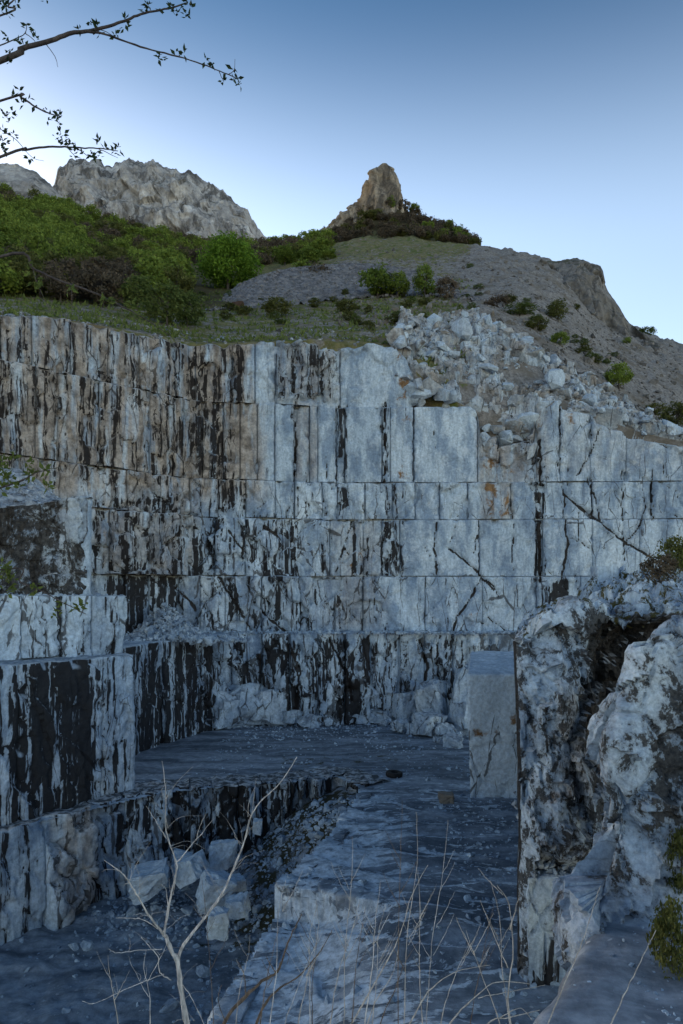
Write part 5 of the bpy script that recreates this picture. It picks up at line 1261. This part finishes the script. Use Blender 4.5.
shrub('twiggy_bush', 'dark brown thorny branch rising from the bottom edge of the view', 'bush', [
    ([(205, 1080), (225, 1022), (246, 996), (262, 981), (276, 973), (281, 964), (288, 943), (295, 927), (302, 914)], .013, .0025, .1),
    ([(276, 973), (270, 964), (266, 955)], .004, .0015, 0), ([(285, 950), (289, 956), (287, 964)], .003, .0012, 0),
    ([(240, 1075), (257, 1022), (268, 1000), (281, 987), (300, 975), (321, 950), (332, 930)], .010, .0018, .15), ([(246, 996), (244, 975), (238, 962)], .004, .0012, 0),
    ([(225, 1022), (218, 1000), (222, 985)], .003, .0012, 0)], 3.0, DARKTWIG)
thin = []
for k, (x0, y1, dx_) in enumerate([(344, 836, 8), (352, 905, 14), (310, 900, 6), (298, 905, 20), (312, 924, 3), (404, 812, 12), (422, 870, -4), (398, 800, 4), (426, 820, 22), (372, 905, 14), (330, 900, 30), (270, 880, 16), (236, 935, 14), (214, 880, -12), (150, 950, -4), (118, 955, -10), (260, 925, 20), (365, 880, 16), (440, 940, 30), (470, 905, 24), (510, 880, -20), (500, 930, -34), (380, 940, 40), (285, 930, 36)]):
    thin.append((x0, y1, dx_))
for k, (x0, y1, dx_) in enumerate(thin):
    Yk = rng.uniform(2.6, 3.4); mt_ = [STALK, DARKTWIG, DEAD][k % 3 if k % 5 else 0]; r0 = rng.uniform(.0026, .0045)
    main = [(x0 - dx_ * .4, 1085), (x0, 1024), (x0 + dx_ * .35 + rng.normal() * 2, 1024 - (1024 - y1) * .4), (x0 + dx_ * .7 + rng.normal() * 2, 1024 - (1024 - y1) * .75), (x0 + dx_, y1)]
    st_ = [(main, r0, .0008, rng.normal() * .1)]
    for j in range(int(rng.integers(2, 6))):
        t = rng.uniform(.3, .85); a0 = (x0 + dx_ * t, 1024 - (1024 - y1) * t); L = rng.uniform(14, 42); sg = rng.choice([-1, 1])
        st_.append(([a0, (a0[0] + sg * L * .3, a0[1] - L * .55), (a0[0] + sg * L * .5, a0[1] - L)], r0 * .5, .0006, 0))
    shrub('dry_stalk', ('pale' if mt_ is not DARKTWIG else 'dark brown') + (' dry tall' if y1 < 900 else ' dry short') + ' stalk in the foreground ' + ('left of the dead shrub' if x0 < 180 else 'just right of the dead shrub' if x0 < 290 else 'before the broken step' if x0 < 390 else 'before the dark floor right of centre'), 'stalk', st_, Yk, mt_, group='dry stalks in the foreground')
shrub('dry_cane', 'long pale straw leaning over the cracked ledge', 'stalk', [([(535, 1060), (548, 1024), (564, 985), (580, 948), (591, 915), (600.5, 886)], .0040, .0016, .3)], 2.7, STALK, group='pale straws')
shrub('dry_cane', 'long pale straw leaning over the rock shelf at lower right', 'stalk', [([(598, 1060), (611, 1024), (627, 990), (643, 955), (656, 930)], .0040, .0016, .3)], 2.5, STALK, group='pale straws')
shrub('fallen_canes', 'tangle of pale bent stems at the bottom right of centre', 'dead shrub', [
    ([(395, 1050), (412, 1020), (428, 992), (455, 972), (490, 965)], .0055, .0018, .1), ([(430, 1060), (452, 1020), (476, 996), (498, 982), (530, 984)], .006, .002, .1), ([(470, 1060), (487, 1024), (510, 1017), (540, 1010)], .006, .002, 0),
    ([(478, 998), (505, 992), (545, 985)], .003, .0012, 0), ([(500, 1018), (520, 1008), (532, 1020)], .003, .0015, 0), ([(330, 1060), (362, 1005), (385, 965), (400, 935), (412, 895), (428, 865)], .006, .0015, .2), ([(360, 1060), (372, 1010), (392, 975), (398, 950)], .004, .0012, 0),
    ([(515, 1045), (508, 1000), (513, 950), (509, 905), (497, 885)], .005, .0016, .1), ([(510, 930), (517, 905), (520, 890)], .003, .001, 0), ([(508, 968), (492, 930), (480, 900)], .0035, .001, 0), ([(503, 895), (490, 882), (478, 868)], .003, .001, 0)], 3.1, STALK)

# overhanging young tree, its trunk out of view on the left
YT = 2.3
rt = root_empty('young_tree', (-2.0, YT, bz(-2.0, YT)), 'young budding tree reaching in from the left edge of the view', 'tree')
part('trunk', tube(smooth_path([(-2.0, YT, 7.7), (-1.95, YT, 9.0), (-2.02, YT, 10.6), (-1.9, YT, 11.8), (-1.85, YT, 12.9)], 5), np.linspace(.05, .018, 21), 9), TWIG, rt)
def tl(pts_, z_tr, r0, r1, dy=0.0, Y=YT):
    pt = [(-1.95, YT, z_tr)] + [P(a, b, Y + dy * k / max(1, len(pts_) - 1))[:] for k, (a, b) in enumerate(pts_)]
    pth = smooth_path(pt, 6, .0006); return tube(pth, r0 + (r1 - r0) * np.linspace(0, 1, len(pth)) ** .8, 6)
boughs = [([(0, 61), (19, 49.5), (46, 42), (72, 33), (86, 31.5), (105, 27), (124, 21), (145, 13), (168, 8.5), (186, 3)], 12.0, .0115, .0022, .0),
          ([(0, 101), (21, 98), (38, 108.5), (51, 114), (60, 116)], 11.9, .005, .0014, .0), ([(0, 157), (25, 150), (53, 146.6), (76, 147.5), (101, 148.5), (118, 151)], 11.7, .006, .0014, .1),
          ([(-4, 258), (35, 270), (60, 281), (90, 291), (120, 305), (150, 322), (172, 337)], 11.3, .006, .0013, .1), ([(0, 488), (20, 481), (38, 472), (50, 470)], 10.6, .004, .0012, 0), ([(0, 570), (20, 582), (40, 590), (62, 602), (86, 614)], 10.4, .004, .0012, 0),
          ([(-6, 18), (8, 6), (18, -6)], 12.2, .004, .002, 0)]
for pts_, zt_, r0, r1, dy in boughs: part('branch', tl(pts_, zt_, r0, r1, dy), TWIG, rt)
for pts_, r0, r1 in [([(84, 31.5), (100, 33), (114, 37), (130, 43), (152, 50), (177, 56), (202, 64), (219, 71), (236, 78)], .0052, .0018), ([(-4, 47), (13, 40), (25, 33), (27, 23)], .003, .0012), ([(25, 33), (33, 39), (37, 45)], .002, .001), ([(46, 44), (55, 57), (58, 67)], .002, .0008),
                     ([(95, 28), (104, 31), (114, 36)], .002, .001), ([(-2, 128), (14, 138), (25, 150), (33, 158), (44, 161)], .002, .0007), ([(66, 147), (74, 155), (77, 162)], .002, .0008), ([(77, 148), (90, 157), (100, 155)], .002, .0008), ([(98, 148.5), (110, 154), (118, 158)], .002, .0007),
                     ([(33, 270), (38, 285), (52, 315)], .0018, .0007), ([(70, 284), (72, 296), (72, 312)], .0018, .0007), ([(219, 71), (222, 78), (224, 82)], .002, .001), ([(229, 74), (234, 70), (235, 59)], .0018, .0008), ([(28, 591), (22, 605)], .0015, .0007)]:
    part('twig', limb(pts_, YT, r0, r1, .0, sub=4, jit=.0005, seg=5), TWIG, rt)
def leaf_cluster(px, row, n, L, Y, spread=1.0):
    o = P(px, row, Y); VV = []
    for k in range(n):
        d = Vector((rng.normal(), rng.normal() * .7, rng.normal() * .9 + .35)).normalized(); s_ = L * rng.uniform(.6, 1.15); side = d.cross(Vector((rng.normal(), rng.normal(), rng.normal()))).normalized(); nrm = d.cross(side)
        b = o + d * .003 + Vector(rng.normal(size=3)) * .0035 * spread; w_ = s_ * .26
        VV += [b, b + d * s_ * .4 + side * w_ + nrm * .1 * s_, b + d * s_ * .45 - nrm * .03 * s_, b + d * s_ * .4 - side * w_ + nrm * .1 * s_, b + d * s_]
    V = np.array([v[:] for v in VV]); a = np.arange(n) * 5
    T = np.concatenate([np.stack([a, a + 1, a + 2], 1), np.stack([a, a + 2, a + 3], 1), np.stack([a + 1, a + 4, a + 2], 1), np.stack([a + 2, a + 4, a + 3], 1)])
    return V, T
cl = [(8, 52, 7), (8, 62, 4), (19, 41, 4), (8, 36, 5), (28, 28, 7), (36, 39, 6), (25, 47, 3), (79, 31, 4), (91, 24, 6), (98, 27, 5), (98, 34, 3), (115, 35, 8), (125, 20, 8), (124, 26, 4), (148, 4, 8), (145, 11, 3), (160, 10, 3), (172, 6, 8), (176, 13, 7), (184, 3, 8), (190, 7, 7), (186, 14, 6), (47, 1, 5), (4, 6, 9), (8, 14, 8), (16, 4, 6), (2, 0, 9),
      (160, 57, 7), (164, 60, 4), (184, 53, 6), (178, 56, 3), (206, 60, 7), (212, 65, 5), (223, 80, 5), (234, 70, 5), (235, 79, 9), (238, 84, 5), (20, 91, 5), (23, 103, 5), (13, 98, 3), (30, 99, 3), (34, 105, 2), (49, 118, 5), (57, 117, 7), (60, 114, 5), (58, 122, 4), (46, 112, 3), (4, 115, 7), (10, 113, 6), (2, 132, 7), (4, 142, 7), (13, 134, 6), (9, 122, 3), (2, 150, 5),
      (58, 136, 6), (63, 140, 7), (62, 134, 4), (70, 144, 6), (75, 152, 6), (73, 158, 4), (80, 152, 4), (92, 155, 6), (98, 157, 5), (98, 141, 6), (96, 152, 4), (115, 151, 6), (118, 149, 4), (30, 158, 5), (105, 148, 3)]
V, T = join([leaf_cluster(a, b, n + 1, .021, YT) for a, b, n in cl])
part('leaves', (V, T), LEAF_T, rt, False)
cl2 = [(34, 283, 8), (40, 287, 6), (71, 289, 8), (104, 300, 6), (133, 306, 8), (108, 300, 4), (158, 330, 6), (172, 336, 8), (30, 268, 4), (135, 310, 4), (4, 470, 14), (8, 478, 12), (2, 460, 12), (12, 458, 8), (30, 473, 10), (45, 470, 8), (48, 486, 9), (20, 486, 8), (2, 488, 12), (28, 463, 6), (6, 572, 16), (9, 580, 14), (3, 566, 10), (36, 590, 10), (8, 590, 8), (60, 606, 5), (76, 607, 5), (82, 604, 4), (55, 612, 4)]
V, T = join([leaf_cluster(a, b, n + 4, .026, YT, 2.0) for a, b, n in cl2])
part('leaves', (V, T), LEAF_P, rt, False)
# green growth at the right edge
for k, (px, row, w_, h_, Yk, lb) in enumerate([(672, 985, 46, 90, 10.5, 'dark green shrub low at the right edge beside the rock shelf'), (682, 905, 34, 80, 12.0, 'dark green creeper on the near boulder at the right edge'), (660, 590, 44, 40, 26, 'brown grass clump on top of the rock mass at the right'), (676, 580, 40, 46, 27, 'olive bush standing on the rock mass at the right edge')]):
    kd = [K_OLIVE[0], K_OLIVE[1], K_BROWN[0], K_OLIVE[0]][k]; q = P(px, row, Yk)
    plant(kd, q, w_ * Yk / F / kd.w, h_ * Yk / F / kd.h, 'shrub', lb, 'shrub')
